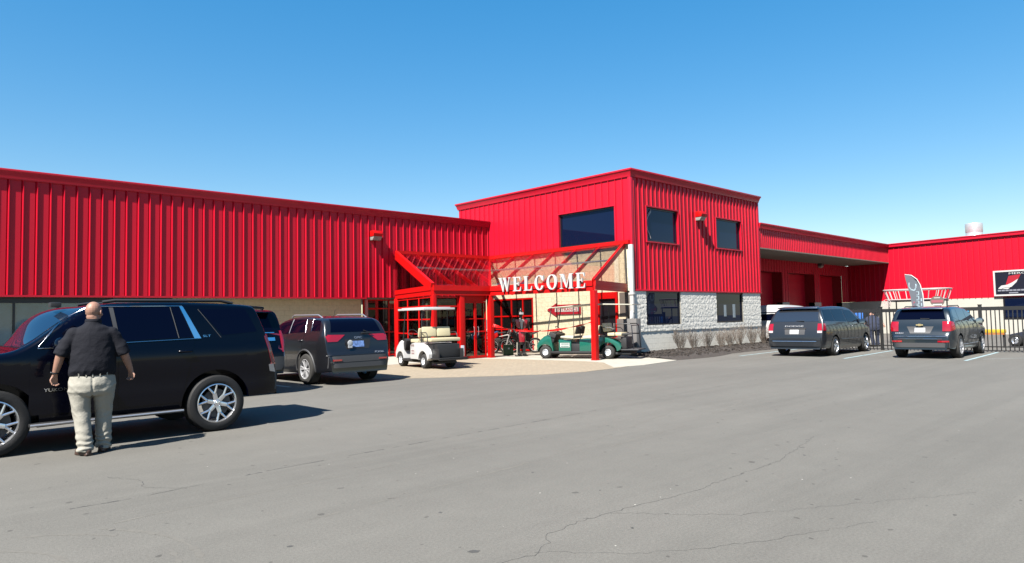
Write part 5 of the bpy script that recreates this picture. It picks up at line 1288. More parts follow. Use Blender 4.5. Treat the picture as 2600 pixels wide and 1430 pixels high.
# ---------- white van beyond the corner of the office block
wv = thing('white_van', 'white van beyond the office block corner, seen above and left of the slate grey minivan', 'van', (36.35, 16.75, 0), 0.0, 'cars in the parking lot')
out = [(2.3, 0.3), (2.45, 0.6), (2.35, 0.95), (1.7, 1.15), (1.2, 1.60), (0.8, 1.78), (0.0, 1.90), (-1.6, 1.97), (-2.3, 1.96), (-2.60, 1.90), (-2.66, 1.60), (-2.72, 1.1), (-2.74, 0.5), (-2.6, 0.3)]
c = Car(wv, out, 1.0, [(-2.6, 0.3), (2.4, 0.3)], [(0.2, 0.95), (0.6, 1.0), (1.2, 0.98), (1.7, 0.92), (2.0, 0.85)], (0.5, 0.2), (0.3, 0.05), [(-1.6, 0.36, 0.42), (1.6, 0.36, 0.42)], 0.36, M['whitevan'], corner=0.14)
for sd in (1, -1):
    F = 'L' if sd > 0 else 'R'
    c.panel('window', F, (-2.2, -0.9, 1.22, 1.62), M['carglass'], 0.004, 6, 5); c.panel('window', F, (-0.8, 0.3, 1.22, 1.62), M['carglass'], 0.004, 6, 5)
    wheel(wv, (-1.6, sd*0.98, 0.36), 0.36, 0.24, 0.22, 'steel', sd); wheel(wv, (1.6, sd*0.98, 0.36), 0.36, 0.24, 0.22, 'steel', sd)
    c.panel('tail_lamp', 'B', [(sd*0.80, 0.8), (sd*0.92, 0.8), (sd*0.90, 1.10), (sd*0.80, 1.10)], M['taillamp'], 0.02, 2, 4, dirn=True)
c.panel('rear_window', 'B', (-0.80, 0.80, 1.16, 1.58), M['carglass'], 0.008, 8, 6, dirn=True)
c.stripe('rear_trim', 'B', [(-0.80, 1.50), (0.80, 1.50)], 0.05, M['white_gloss'], 0.03)
c.panel('windshield', 'F', [(-0.8, 1.2), (0.8, 1.2), (0.7, 1.72), (-0.7, 1.72)], M['windshield'], 0.006, 8, 8)
# ------------------------------------------------------------------ people
def cap(mb, a, b, ra, rb, n=14, flat=None):
    """tapered limb with round ends"""
    a = Vector(a); b = Vector(b)
    pts = [a]; rs = [ra]
    for k in range(1, 6): t = k/6; pts.append(a.lerp(b, t)); rs.append(ra+(rb-ra)*t)
    pts.append(b); rs.append(rb)
    mb.tube(pts, rs, n); mb.sphere(a, ra, n, 8); mb.sphere(b, rb, n, 8)
def rings(mb, R, n=28):
    """closed loft of ellipses: (cx, cy, z, rx, ry)"""
    o = len(mb.v)
    for (cx, cy, z, rx, ry) in R:
        for k in range(n): a = 2*PI*k/n; mb.v.append((cx+rx*math.cos(a), cy+ry*math.sin(a), z))
    for i in range(len(R)-1):
        for k in range(n): mb.f.append((o+i*n+k, o+i*n+(k+1) % n, o+(i+1)*n+(k+1) % n, o+(i+1)*n+k)); mb.mi.append(0)
    mb.f.append(tuple(o+k for k in range(n-1, -1, -1))); mb.f.append(tuple(o+(len(R)-1)*n+k for k in range(n))); mb.mi += [0, 0]
def fuse(name, mb, m, parent, voxel, smooth_it=4, wrinkle=None, bend=None):
    """union of overlapping closed shapes as one continuous surface"""
    me = mb.mesh(name); bm = bmesh.new(); bm.from_mesh(me); bmesh.ops.recalc_face_normals(bm, faces=bm.faces); bm.to_mesh(me); bm.free()
    o = bpy.data.objects.new('tmp', me); COL.objects.link(o)
    r = o.modifiers.new('r', 'REMESH'); r.mode = 'VOXEL'; r.voxel_size = voxel
    if smooth_it: s = o.modifiers.new('s', 'SMOOTH'); s.factor = 0.5; s.iterations = smooth_it
    me2 = bpy.data.meshes.new_from_object(o.evaluated_get(bpy.context.evaluated_depsgraph_get())); bpy.data.objects.remove(o)
    bm = bmesh.new(); bm.from_mesh(me2); bm.normal_update()
    if wrinkle:
        for v in bm.verts: v.co += v.normal*wrinkle(v.co)
    if bend:
        for v in bm.verts: v.co = bend(v.co)
    for f in bm.faces: f.smooth = True
    bm.to_mesh(me2); bm.free(); me2.name = name; me2.materials.clear(); me2.materials.append(m)
    for p in me2.polygons: p.material_index = 0
    q = bpy.data.objects.new(name, me2); COL.objects.link(q); q.parent = parent
    return q
def hand(mb, wrist, dirv, palm_n, side, curl=0.9):
    """palm, four unequal bent fingers and a thumb; dirv points along the hand, palm_n out of the palm"""
    w = Vector(wrist); d = Vector(dirv).normalized(); n = Vector(palm_n).normalized(); s = d.cross(n).normalized()*side
    p0 = w+d*0.015; p1 = w+d*0.085
    for t in (-0.026, -0.009, 0.009, 0.026): cap(mb, p0+s*t*0.7, p1+s*t, 0.017, 0.014, 8)
    for t, l in ((-0.030, 0.068), (-0.010, 0.080), (0.010, 0.076), (0.030, 0.058)):
        a = p1+s*t*1.05; b = a+d*l*0.5*math.cos(curl*0.5)+n*l*0.5*math.sin(curl*0.5); c = b+d*l*0.5*math.cos(curl*1.4)+n*l*0.5*math.sin(curl*1.4)
        cap(mb, a, b, 0.0100, 0.0090, 8); cap(mb, b, c, 0.0090, 0.0075, 8)
    a = w+d*0.030-s*0.028; b = a-s*0.026+d*0.030+n*0.012; c = b+d*0.030+n*0.016-s*0.004
    cap(mb, a, b, 0.013, 0.0105, 8); cap(mb, b, c, 0.0105, 0.0085, 8)
def head(mb, c, turn, s=1.0):
    R = Matrix.Rotation(turn, 3, 'Z'); c = Vector(c)
    def P(x, y, z): return c+R @ (Vector((x, y, z))*s)
    def el(x, y, z, rx, ry, rz, n=18, m=12):
        q = MB(); q.sphere((0, 0, 0), (rx*s, ry*s, rz*s), n, m); o = P(x, y, z)
        mb.add([tuple(R @ Vector(v)+o) for v in q.v], q.f)
    el(0, -0.012, 0.012, 0.082, 0.098, 0.102)        # cranium
    el(0, 0.018, -0.045, 0.066, 0.074, 0.078)        # face and jaw
    el(0, 0.062, -0.098, 0.032, 0.030, 0.026)        # chin
    el(0, 0.098, -0.030, 0.013, 0.020, 0.026); el(0, 0.106, -0.042, 0.017, 0.014, 0.012)   # nose
    el(0, 0.084, -0.072, 0.026, 0.014, 0.008)        # mouth
    el(0, 0.080, 0.012, 0.052, 0.018, 0.010)         # brow
    for k in (1, -1):
        el(k*0.034, 0.080, -0.006, 0.014, 0.010, 0.010)      # eyes
        el(k*0.040, 0.070, -0.038, 0.022, 0.018, 0.020)      # cheeks
        q = MB(); q.sphere((0, 0, 0), (0.010*s, 0.021*s, 0.033*s), 12, 8); o = P(k*0.088, -0.004, -0.020)
        RR = R @ Matrix.Rotation(k*0.35, 3, 'Z'); mb.add([tuple(RR @ Vector(v)+o) for v in q.v], q.f)   # ears
    el(0, -0.062, -0.070, 0.052, 0.032, 0.045)       # nape roll
def ridge(v): return 1-2*abs(v)
def make_man(name, label, loc, rotz, top, legs, shoes, skin, bald=True, tilt=None, voxel=0.0058, scale=1.0, group=None):
    root = thing(name, label, 'person', loc, rotz, group); root.scale = (scale,)*3
    bend = tilt
    b = MB()
    head(b, (0.018, 0.035, 1.690), -0.62)
    cap(b, (0.005, 0.0, 1.47), (0.012, 0.015, 1.62), 0.072, 0.066, 18)
    rings(b, [(0, 0, 0.90, 0.19, 0.12), (0, 0, 1.10, 0.19, 0.13), (0, 0, 1.35, 0.17, 0.11), (0, 0, 1.44, 0.12, 0.08), (0, 0, 1.50, 0.08, 0.07)])
    LA = [(-0.200, 0, 1.425), (-0.315, -0.015, 1.175), (-0.368, 0.025, 0.955)]; RA = [(0.218, 0, 1.425), (0.335, -0.01, 1.165), (0.410, 0.055, 0.965)]
    for A in (LA, RA): cap(b, Vector((A[0][0]*0.86, 0, A[0][2]-0.03)), A[1], 0.046, 0.049); cap(b, A[1], Vector(A[1]).lerp(Vector(A[2]), 0.35), 0.050, 0.047); cap(b, Vector(A[1]).lerp(Vector(A[2]), 0.35), A[2], 0.047, 0.031)
    hand(b, LA[2], (-0.06, 0.12, -1), (0.55, -0.80, 0), -1, 0.95); hand(b, RA[2], (0.06, 0.10, -1), (-0.55, -0.75, 0), 1, 1.15)
    HIPS = [(-0.11, 0, 0.86), (0.12, 0, 0.86)]; KN = [(-0.10, 0.00, 0.49), (0.128, 0.09, 0.49)]; AN = [(-0.058, -0.085, 0.10), (0.130, 0.10, 0.115)]
    for h, k, a in zip(HIPS, KN, AN): cap(b, h, k, 0.095, 0.062); cap(b, k, a, 0.060, 0.042)
    body = fuse('body', b, skin, root, voxel, 3, bend=bend)
    # shirt
    s = MB()
    rings(s, [(0.008, 0, 0.925, 0.236, 0.145), (0.008, -0.004, 0.985, 0.248, 0.168), (0.008, -0.005, 1.10, 0.240, 0.165), (0.006, 0, 1.24, 0.240, 0.155), (0.006, 0, 1.36, 0.236, 0.140), (0.008, 0, 1.43, 0.222, 0.124), (0.010, 0, 1.490, 0.172, 0.104), (0.008, 0.004, 1.53, 0.098, 0.086), (0.010, 0.008, 1.575, 0.076, 0.074)], 36)
    for A in (LA, RA):
        e = Vector(A[0]).lerp(Vector(A[1]), 1.02)+Vector((0, 0, 0.0)); cap(s, Vector((A[0][0]*0.90, 0, A[0][2]-0.005)), Vector(A[0]).lerp(Vector(A[1]), 0.5), 0.080, 0.076, 18)
        s.tube([Vector(A[0]).lerp(Vector(A[1]), 0.45), e], [0.076, 0.079], 20)
    def wr(p):
        a = noise.noise(Vector((p.x*6+p.z*5, p.y*5, p.z*7-p.x*6))); c2 = noise.noise(Vector((p.x*11, p.y*9, p.z*19)))
        low = max(0, min(1, (1.15-p.z)/0.2))
        side = min(1, abs(p.x)/0.3)
        return 0.008*ridge(a)*(0.25+0.75*max(low, side))+0.002*c2
    sh = fuse('shirt', s, top, root, 0.0085, 14, wr, bend)
    # collar
    c = MB(); 
    for k in range(28): pass
    pr = []
    n = 28
    for r_, z_ in ((0.080, 1.545), (0.086, 1.552), (0.088, 1.575), (0.079, 1.597), (0.072, 1.590), (0.071, 1.56)):
        pr.append([(0.010+r_*math.cos(2*PI*k/n), 0.012+r_*0.98*math.sin(2*PI*k/n), z_-0.022*max(0, math.sin(2*PI*k/n))) for k in range(n)])
    for rg in pr: c.v += rg
    for i in range(len(pr)):
        for k in range(n): j = (i+1) % len(pr); c.f.append((i*n+k, i*n+(k+1) % n, j*n+(k+1) % n, j*n+k)); c.mi.append(0)
    if bend: c.v = [tuple(bend(Vector(v))) for v in c.v]
    obj('collar', c, top, sh, smooth=60)
    # trousers
    t = MB()
    rings(t, [(0.006, 0, 0.945, 0.226, 0.138), (0.006, -0.004, 0.90, 0.236, 0.150), (0.006, -0.012, 0.82, 0.245, 0.162), (0.006, -0.008, 0.74, 0.240, 0.155), (0.006, 0.0, 0.69, 0.215, 0.13)], 36)
    for sd, h, k, a in zip((-1, 1), HIPS, KN, AN):
        h2 = Vector((h[0]*1.03, h[1], 0.76)); k2_ = Vector(k); a2 = Vector((a[0], a[1]+0.0, 0.11))
        t.tube([h2, h2.lerp(k2_, 0.5), k2_, k2_.lerp(a2, 0.5), a2, a2+Vector((0, 0, -0.062))], [0.122, 0.106, 0.090, 0.084, 0.082, 0.086], 26)
    def wt(p):
        dirs = Vector((p.x*9, p.y*7, p.z*13)); a = noise.noise(dirs); q = noise.noise(Vector((p.x*5+p.z*7, p.y*4, p.z*9-abs(p.x)*12)))
        cuff = max(0, min(1, (0.30-p.z)/0.15)); seat = max(0, 1-abs(p.z-0.76)/0.14); knee = max(0, 1-abs(p.z-0.47)/0.14)
        crease = -0.012*math.exp(-((p.x-0.006)/0.012)**2) if (p.y < 0 and 0.62 < p.z < 0.93) else 0
        z2 = math.sin(p.z*95+5*noise.noise(Vector((p.x*9, 0, p.z*6))))
        return 0.007*ridge(q)*(0.4+seat+knee*0.9)+0.005*a+0.007*cuff*z2+crease
    tr = fuse('trousers', t, legs, root, 0.0085, 7, wt, bend)
    if True:
        l = MB()
        for k in range(40): pass
        n = 40; pr = [[(0.007+(0.231+dr)*math.cos(2*PI*k/n), (0.143+dr)*math.sin(2*PI*k/n), z) for k in range(n)] for dr, z in ((0, 0.925), (0.006, 0.927), (0.006, 0.955), (0, 0.957))]
        for rg in pr: l.v += rg
        for i in range(len(pr)-1):
            for k in range(n): l.f.append((i*n+k, i*n+(k+1) % n, (i+1)*n+(k+1) % n, (i+1)*n+k)); l.mi.append(0)
        if bend: l.v = [tuple(bend(Vector(v))) for v in l.v]
        obj('belt', l, M['watch'], tr, smooth=60)
        if not bend:
            for a_ in (-2.2, -1.85, -1.57, -1.25, -0.9):
                q = MB(); x, y = 0.007+0.238*math.cos(a_), 0.151*math.sin(a_); q.box(x-0.006, x+0.006, y-0.006, y+0.006, 0.915, 0.965); obj('belt_loop', q, legs, tr)
    for sd, a, yaw in ((-1, AN[0], 0.55), (1, AN[1], -0.35)):
        q = MB(); q.sphere((0, 0.045, 0.045), (0.048, 0.135, 0.045), 16, 10); q.sphere((0, -0.04, 0.055), (0.043, 0.055, 0.055), 14, 8); q.box(-0.040, 0.040, -0.085, 0.145, 0.004, 0.026)
        R = Matrix.Rotation(yaw, 3, 'Z'); q.v = [tuple(R @ Vector(v)+Vector((a[0], a[1], 0))) for v in q.v]
        fuse('shoe', q, shoes, root, 0.008, 2)
    return root
mn = make_man('person', 'bald man in black polo and khaki trousers seen from behind beside the black SUV', (2.115, 9.60, 0), -0.20, M['shirt'], M['khaki'], M['shoe'], M['skin'], scale=1.012)
w = MB(); p = Vector((-0.368, 0.020, 0.975)); n = 18; d = Vector((-0.2, 0.17, -0.96)).normalized(); u = d.orthogonal().normalized(); v = d.cross(u)
w.tube([p+(u*math.cos(2*PI*k/n)+v*math.sin(2*PI*k/n))*0.036 for k in range(n+1)], 0.009, 6, cap=False); w.sphere(p+Vector((-0.036, -0.004, 0)), (0.012, 0.018, 0.018), 10, 6)
obj('wristwatch', w, M['watch'], mn, smooth=50)
def lean(p):
    p = Vector(p); t = max(0, min(1, (p.z-0.82)/0.22)); a = -0.88*t; c = Vector((0, 0, 0.90)); q = p-c
    return c+Vector((q.x, q.y*math.cos(a)-q.z*math.sin(a), q.y*math.sin(a)+q.z*math.cos(a))) if t > 0 else p
make_man('person', 'person in dark navy clothing leaning forward behind the black gate', (31.9, 10.95, 0), -1.1, M['navycloth'], M['navycloth'], M['watch'], M['skin'], tilt=lean, voxel=0.012, scale=0.98)

# ------------------------------------------------------------------ robot figure by the storefront (parts of scrap metal)
rb = thing('statue', 'life size red and black machine part figure standing before the glass by the entrance', 'statue', (19.45, 19.95, 0.012), -0.55)
st_red = mat('statue_red', (0.50, 0.01, 0.03), 0.3, coat=0.6); st_blk = mat('statue_black', (0.012, 0.012, 0.014), 0.35)
b = MB(); b.box(-0.24, 0.24, -0.14, 0.14, 0.0, 0.04); cap(b, (-0.10, 0, 0.07), (-0.11, 0.02, 0.48), 0.060, 0.065); cap(b, (-0.11, 0.02, 0.48), (-0.09, 0, 0.88), 0.065, 0.085); cap(b, (0.10, -0.06, 0.07), (0.12, -0.02, 0.48), 0.060, 0.065); cap(b, (0.12, -0.02, 0.48), (0.09, 0, 0.88), 0.065, 0.085)
b.box(-0.15, -0.05, -0.20, 0.08, 0.03, 0.11); b.box(0.05, 0.16, -0.26, 0.02, 0.03, 0.11)
rings(b, [(0, 0, 0.86, 0.13, 0.09), (0, 0, 1.05, 0.11, 0.08), (0, 0, 1.25, 0.17, 0.11), (0, 0, 1.42, 0.20, 0.10), (0, 0, 1.50, 0.08, 0.07), (0, 0, 1.58, 0.06, 0.06)])
for sd in (1, -1): cap(b, (sd*0.22, 0, 1.42), (sd*0.32, 0.02, 1.14), 0.060, 0.050); cap(b, (sd*0.32, 0.02, 1.14), (sd*0.30, -0.20, 0.98), 0.048, 0.042); hand(b, (sd*0.30, -0.20, 0.98), (0, -0.8, -0.5), (-sd, 0, -0.2), sd, 1.4)
b.sphere((0, 0, 1.70), (0.115, 0.135, 0.135), 16, 12)
fuse('body', b, st_blk, rb, 0.012, 1)
b = MB(); b.prism([(-0.25, 1.44), (-0.20, 1.16), (-0.07, 1.09), (-0.07, 1.47)], -0.145, -0.10, 'y'); b.prism([(0.25, 1.44), (0.20, 1.16), (0.07, 1.09), (0.07, 1.47)], -0.1455, -0.1005, 'y'); obj('chest_plate', b, st_red, rb, bevel=0.01)
b = MB(); b.prism([(-0.065, 1.47), (-0.025, 1.08), (0.025, 1.08), (0.065, 1.47)], -0.15, -0.10, 'y'); b.prism([(-0.12, 1.40), (-0.06, 1.47), (0.06, 1.47), (0.12, 1.40), (0.02, 1.33), (-0.02, 1.33)], -0.158, -0.147, 'y'); obj('chest_stripe', b, M['white'], rb, bevel=0.004)
b = MB(); b.prism([(-0.13, 0.95), (-0.10, 0.56), (0.10, 0.56), (0.13, 0.95), (0.09, 1.03), (-0.09, 1.03)], -0.17, -0.10, 'y'); obj('lower_plate', b, st_red, rb, bevel=0.015)
b = MB(); b.box(-0.085, 0.085, -0.150, -0.118, 1.66, 1.74); b.prism([(-0.02, 1.84), (0.02, 1.84), (0.0, 1.93)], -0.02, 0.0, 'y'); obj('visor', b, M['galv'], rb, bevel=0.005)
for sd in (1, -1):
    b = MB(); b.box(sd*0.29-0.07, sd*0.29+0.07, -0.09, 0.09, 1.36, 1.50); obj('shoulder_plate', b, M['greyplastic'], rb, bevel=0.02)
b = MB(); b.tube([(-0.20, -0.10, 0.03), (-0.19, -0.11, 0.55)], 0.016, 8); obj('support_pole', b, M['cream_plastic'], rb)
gb = thing('green_box', 'small green metal utility box beside the red post at the entrance', 'box', (19.62, 20.90, 0.012), -0.6)
b = MB(); b.box(-0.20, 0.20, -0.15, 0.15, 0, 0.40); obj('body', b, M['greenbox'], gb, bevel=0.012); b = MB(); b.box(-0.21, 0.21, -0.16, 0.16, 0.401, 0.43); obj('lid', b, M['greenbox'], gb, bevel=0.01); b = MB(); b.box(-0.03, 0.04, -0.158, -0.151, 0.25, 0.31); obj('label_plate', b, M['white'], gb)

# red ribbon hung from post to post
rbn = MB(); P0, P1 = Vector((18.10, 20.12, 1.27)), Vector((18.78, 15.70, 1.35)); N = 40; prev = None; pts = []
for i in range(N+1):
    t = i/N; p = P0.lerp(P1, t); p.z -= 0.28*4*t*(1-t)*(1.0); ww = 0.055*abs(math.cos(t*PI*1.0))**0.8+0.007; a = 0.6+1.2*math.sin(t*9)
    pts.append((p, ww, a))
o = Vector((0, 0, 0)); vs = []; fs = []
for i, (p, ww, a) in enumerate(pts):
    u = Vector((math.sin(a)*0.6, 0, math.cos(a))).normalized(); q = Vector((0.003, 0, 0)); vs += [p-u*ww+q, p+u*ww+q, p+u*ww-q, p-u*ww-q]
for i in range(N):
    for k in range(4): fs.append((4*i+k, 4*i+(k+1) % 4, 4*i+4+(k+1) % 4, 4*i+4+k))
fs += [(0, 1, 2, 3), (4*N+3, 4*N+2, 4*N+1, 4*N)]
rbn.add(vs, fs); tag(obj('ribbon', rbn, M['redpaint']), 'thin red ribbon sagging between the two front canopy posts', 'ribbon')
# items in the doorway
for lx, ly, lab, c in ((17.55, 21.4, 'dark waste bin seen low behind the glass entrance doors', 'bin'),):
    t = thing('waste_bin', lab, c, (lx, ly, 0.012)); b = MB(); b.lathe([(0.0, 0), (0.20, 0), (0.24, 0.62), (0.0, 0.62)], (0, 0, 0), 'z', 20); obj('body', b, M['blackplastic'], t, smooth=40); b = MB(); b.lathe([(0.25, 0.6205), (0.25, 0.66), (0.12, 0.74), (0, 0.76)], (0, 0, 0), 'z', 20); obj('lid', b, M['blackplastic'], t, smooth=40)

# ------------------------------------------------------------------ bare shrubs
def shrub_mesh(seed, h=0.92, w=0.50):
    rs = random.Random(seed); stems, twigs = MB(), MB()
    def br(mb, p, d, L, r, nseg, wig):
        pts = [p]; 
        for i in range(nseg):
            d = (d+Vector((rs.uniform(-wig, wig), rs.uniform(-wig, wig), rs.uniform(-wig*.4, wig)))).normalized(); p = p+d*L/nseg; pts.append(p)
        mb.tube(pts, [r*(1-0.6*i/nseg) for i in range(nseg+1)], 3, cap=False); return pts, d
    for i in range(30):
        a = rs.uniform(0, 2*PI); t = rs.uniform(0.0, 0.50)
        pts, d = br(stems, Vector((0.07*math.cos(a), 0.07*math.sin(a), 0)), Vector((math.cos(a)*t, math.sin(a)*t, 1)).normalized(), h*rs.uniform(.65, 1.0), 0.0065, 5, 0.13)
        for k in range(7):
            q = pts[rs.randint(1, 4)]; aa = rs.uniform(0, 2*PI)
            p2, d2 = br(twigs, q, Vector((math.cos(aa)*0.6, math.sin(aa)*0.6, 1)), rs.uniform(.15, .34), 0.0036, 3, 0.25)
            for m_ in range(2): br(twigs, p2[rs.randint(1, 3)], Vector((rs.uniform(-1, 1), rs.uniform(-1, 1), 1)), rs.uniform(.06, .16), 0.0026, 2, 0.3)
    return stems, twigs
protos = []
sx = [24.35, 25.35, 26.35, 27.30, 28.25, 29.25, 30.25, 31.25, 32.5]
labs = ['bare twiggy shrub nearest the white downspout', 'bare twiggy shrub below the first lower window, right corner', 'bare twiggy shrub against the stone wall just right of the first lower window', 'bare twiggy shrub midway between the two lower windows', 'bare twiggy shrub at the left jamb of the second lower window', 'bare twiggy shrub below the middle of the second lower window', 'bare twiggy shrub below the right side of the second lower window', 'bare twiggy shrub near the right end of the stone wall', 'bare twiggy shrub at the wall corner left of the slate grey minivan']
for i, x in enumerate(sx):
    if i < 3:
        r0 = thing('bare_shrub', labs[i], 'shrub', (x, 15.72, 0.09), rnd(0, 6), 'bare shrubs in the planting bed')
        a, b = shrub_mesh(11+i); obj('stems', a, M['bark'], r0); obj('twigs', b, M['bark'], r0); protos.append(r0)
    else:
        r0 = copy_tree(protos[i % 3]); r0.location = (x+rnd(-.1, .1), 15.70+rnd(-.12, .1), 0.09); r0.rotation_euler.z = rnd(0, 6); r0['label'] = labs[i]
    s_ = rnd(0.9, 1.05); r0.scale = (s_, s_, s_*rnd(.92, 1.02))

# ------------------------------------------------------------------ black iron fence
FX = 29.2
posts_y = [13.05, 9.75, 6.45, 3.1, -0.3]
fn = thing('iron_fence', 'black iron picket fence and gate across the lot behind the minivan and SUV', 'fence', (FX, 8, 0))
for y in posts_y:
    b = MB(); b.box(FX-0.05, FX+0.05, y-0.05, y+0.05, 0, 1.66); b.box(FX-0.06, FX+0.06, y-0.06, y+0.06, 1.661, 1.69); obj('post', b, M['fence'], fn, world=True)
for ya, yb in zip(posts_y, posts_y[1:]):
    b = MB(); a_, c_ = yb+0.06, ya-0.06
    for z0, z1 in ((1.47, 1.60), (0.165, 0.205)): b.box(FX-0.022, FX+0.022, a_, c_, z0, z1)
    b.box(FX-0.018, FX+0.018, a_, c_, 0.035, 0.06)
    n = int((c_-a_)/0.128)
    for k in range(1, n):
        y = a_+(c_-a_)*k/n; b.box(FX-0.014, FX+0.014, y-0.0155, y+0.0155, 0.04, 1.58)
    obj('picket_panel', b, M['fence'], fn, world=True)

# ------------------------------------------------------------------ things beyond the fence
fl = thing('feather_flag', 'grey feather flag with pale lettering on a white curved pole beyond the fence', 'flag', (33, 9.3, 0), 0)
pole = [(0, 0.0, 0), (0, 0.0, 1.6), (0, 0.02, 2.2), (0, 0.10, 2.6), (0, 0.22, 2.85), (0, 0.42, 3.03), (0, 0.68, 3.08)]
b = MB(); b.tube(pole, [0.03, 0.028, 0.024, 0.02, 0.018, 0.016, 0.014], 8); obj('pole', b, M['white'], fl, smooth=50)
b = MB(); rows = []
zs = [0.95, 1.3, 1.7, 2.1, 2.4, 2.62, 2.83, 2.98, 3.05]
def poley(z):
    T = [(p[2], p[1]) for p in pole]; return lerp_tab(T, z)
def flagx(y, z): return 0.05*math.sin(y*7+z*2.2)
def left(z): return lerp_tab([(0.9, 0.40), (1.7, 0.46), (2.3, 0.54), (3.08, 0.68)], z)
vs = []; W = 8
for z in zs:
    for k in range(W+1):
        y = poley(z)+(left(z)-poley(z))*k/W; vs.append((flagx(y, z), y, z))
nn = len(vs); vs += [(x+0.006, y, z) for x, y, z in vs]; fs = []
for j in range(len(zs)-1):
    for k in range(W): a = j*(W+1)+k; fs += [(a, a+1, a+W+2, a+W+1), (nn+a, nn+a+W+1, nn+a+W+2, nn+a+1)]
b.add(vs, fs); obj('cloth', b, M['flag'], fl, smooth=60)
b = MB()
def fstrip(p, w, mb):
    for (y0, z0), (y1, z1) in zip(p, p[1:]):
        d = Vector((0, y1-y0, z1-z0)); s_ = Vector((0, -d.z, d.y)).normalized()*w/2
        A, B = Vector((flagx(y0, z0)-0.006, y0, z0)), Vector((flagx(y1, z1)-0.006, y1, z1))
        mb.add([A-s_, B-s_, B+s_, A+s_], [(0, 1, 2, 3)])
fstrip([(0.52, 2.72), (0.54, 2.55), (0.47, 2.42), (0.35, 2.38), (0.27, 2.50), (0.28, 2.66), (0.24, 2.74)], 0.05, b)
for z in (2.2, 2.0, 1.8, 1.6, 1.4, 1.2): fstrip([(0.27, z+0.12), (0.17, z+0.12), (0.17, z-0.02), (0.27, z-0.02)], 0.028, b)
for z in (1.9, 1.7, 1.5, 1.3): fstrip([(0.07, z+0.13), (0.07, z)], 0.04, b)
obj('print', b, M['flagtext'], fl)
b = MB()
for z in (1.8, 1.6, 1.4, 1.2): fstrip([(0.42, z+0.12), (0.34, z+0.06), (0.42, z)], 0.05, b)
obj('red_print', b, M['flagred'], fl)

rl = thing('metal_railing', 'pale tubular railing loop raised on posts, seen above the fence behind the flag', 'railing', (35.3, 10.2, 0))
b = MB(); n = 40; lo_ = []; hi_ = []
for k in range(n+1):
    a = 2*PI*k/n; cx, cy = math.copysign(abs(math.cos(a))**0.55, math.cos(a)), math.copysign(abs(math.sin(a))**0.55, math.sin(a))
    hi_.append((0.75*cx, 1.33*cy, 2.47)); lo_.append((0.66*cx, 1.18*cy, 2.02))
b.tube(hi_, 0.032, 8, cap=False); b.tube(lo_, 0.026, 8, cap=False)
for k in range(0, n, 2): b.tube([lo_[k], hi_[k]], 0.018, 6)
obj('rails', b, M['rail'], rl, smooth=50)
for x, y in ((-0.5, 1.05), (-0.5, -1.05), (0.5, 1.05), (0.5, -1.05)):
    b = MB(); b.tube([(x, y, 0), (x, y, 2.02)], 0.03, 8); obj('post', b, M['greyplastic'], rl, smooth=50)
b = MB(); b.box(-0.6, 0.6, -1.1, 1.1, 1.93, 1.99); obj('platform', b, M['greyplastic'], rl, bevel=0.01)
b = MB()
for r_ in (0.10, 0.18): b.tube([(-0.78, 1.05+r_*math.cos(2*PI*k/18), 1.86+r_*math.sin(2*PI*k/18)) for k in range(19)], 0.012, 6, cap=False)
for k in range(6): b.tube([(-0.78, 1.05, 1.86), (-0.78, 1.05+0.18*math.cos(k), 1.86+0.18*math.sin(k))], 0.008, 5)
obj('hand_wheel', b, M['rail'], rl, smooth=50)

ov = thing('oval_sign', 'small oval red and white sign on a post right of the grey feather flag', 'sign', (34, 9.06, 0))
b = MB(); b.tube([(0.03, 0, 0), (0.03, 0, 1.75)], 0.03, 8); obj('post', b, M['greyplastic'], ov, smooth=50)
b = MB(); b.lathe([(0, 0), (0.27, 0), (0.27, 0.04), (0, 0.04)], (0, 0, 0), 'x', 30); b.v = [(x, y, z*0.85+1.90) for x, y, z in b.v]; obj('board', b, mat('taupe_sign', (0.20, 0.16, 0.14), 0.6), ov)
b = MB(); b.box(-0.008, -0.001, -0.22, 0.22, 1.84, 1.95); obj('red_band', b, M['flagred'], ov); b = MB(); b.box(-0.008, -0.001, -0.18, 0.18, 1.72, 1.78); b.box(-0.008, -0.0015, -0.12, 0.12, 2.03, 2.06); obj('white_band', b, M['white'], ov)

def panel_sign(label, x, y, w, z0, z1, m, m2=None):
    t = thing('panel_sign', label, 'sign', (x, y, 0)); b = MB(); b.box(-0.02, 0.02, -w/2, w/2, z0, z1); obj('board', b, m, t, bevel=0.006)
    for s_ in (1, -1): b = MB(); b.tube([(0.045, s_*w*0.35, 0), (0.045, s_*w*0.35, z1)], 0.022, 6); obj('post', b, M['galv'], t)
    if m2: b = MB(); b.box(-0.026, -0.021, -w/2, -w/2+w*0.3, z0, z1); obj('pale_edge', b, m2, t)
    return t
panel_sign('royal blue panel on thin posts just right of the minivan, behind the fence', 31.5, 11.40, 0.34, 1.15, 1.50, M['bluesign'])
panel_sign('bright cyan panel with pale edge behind the fence, right of the steel blue SUV', 31.0, 7.25, 0.42, 1.10, 1.52, M['cyansign'], M['cream_plastic'])
yb_ = thing('yellow_barrier', 'low yellow steel barrier rail on short dark posts behind the fence at the right', 'barrier', (32.5, 6.8, 0))
b = MB(); b.box(-0.04, 0.04, -0.45, 0.42, 0.58, 0.72); obj('rail', b, M['yellow'], yb_, bevel=0.02); b = MB(); b.box(-0.03, 0.03, -0.42, 0.40, 0.51, 0.575); obj('lower_strip', b, M['orange'], yb_)
for y in (-0.35, 0.33): b = MB(); b.box(0.045, 0.10, y-0.03, y+0.03, 0, 0.7); obj('post', b, M['blackplastic'], yb_)
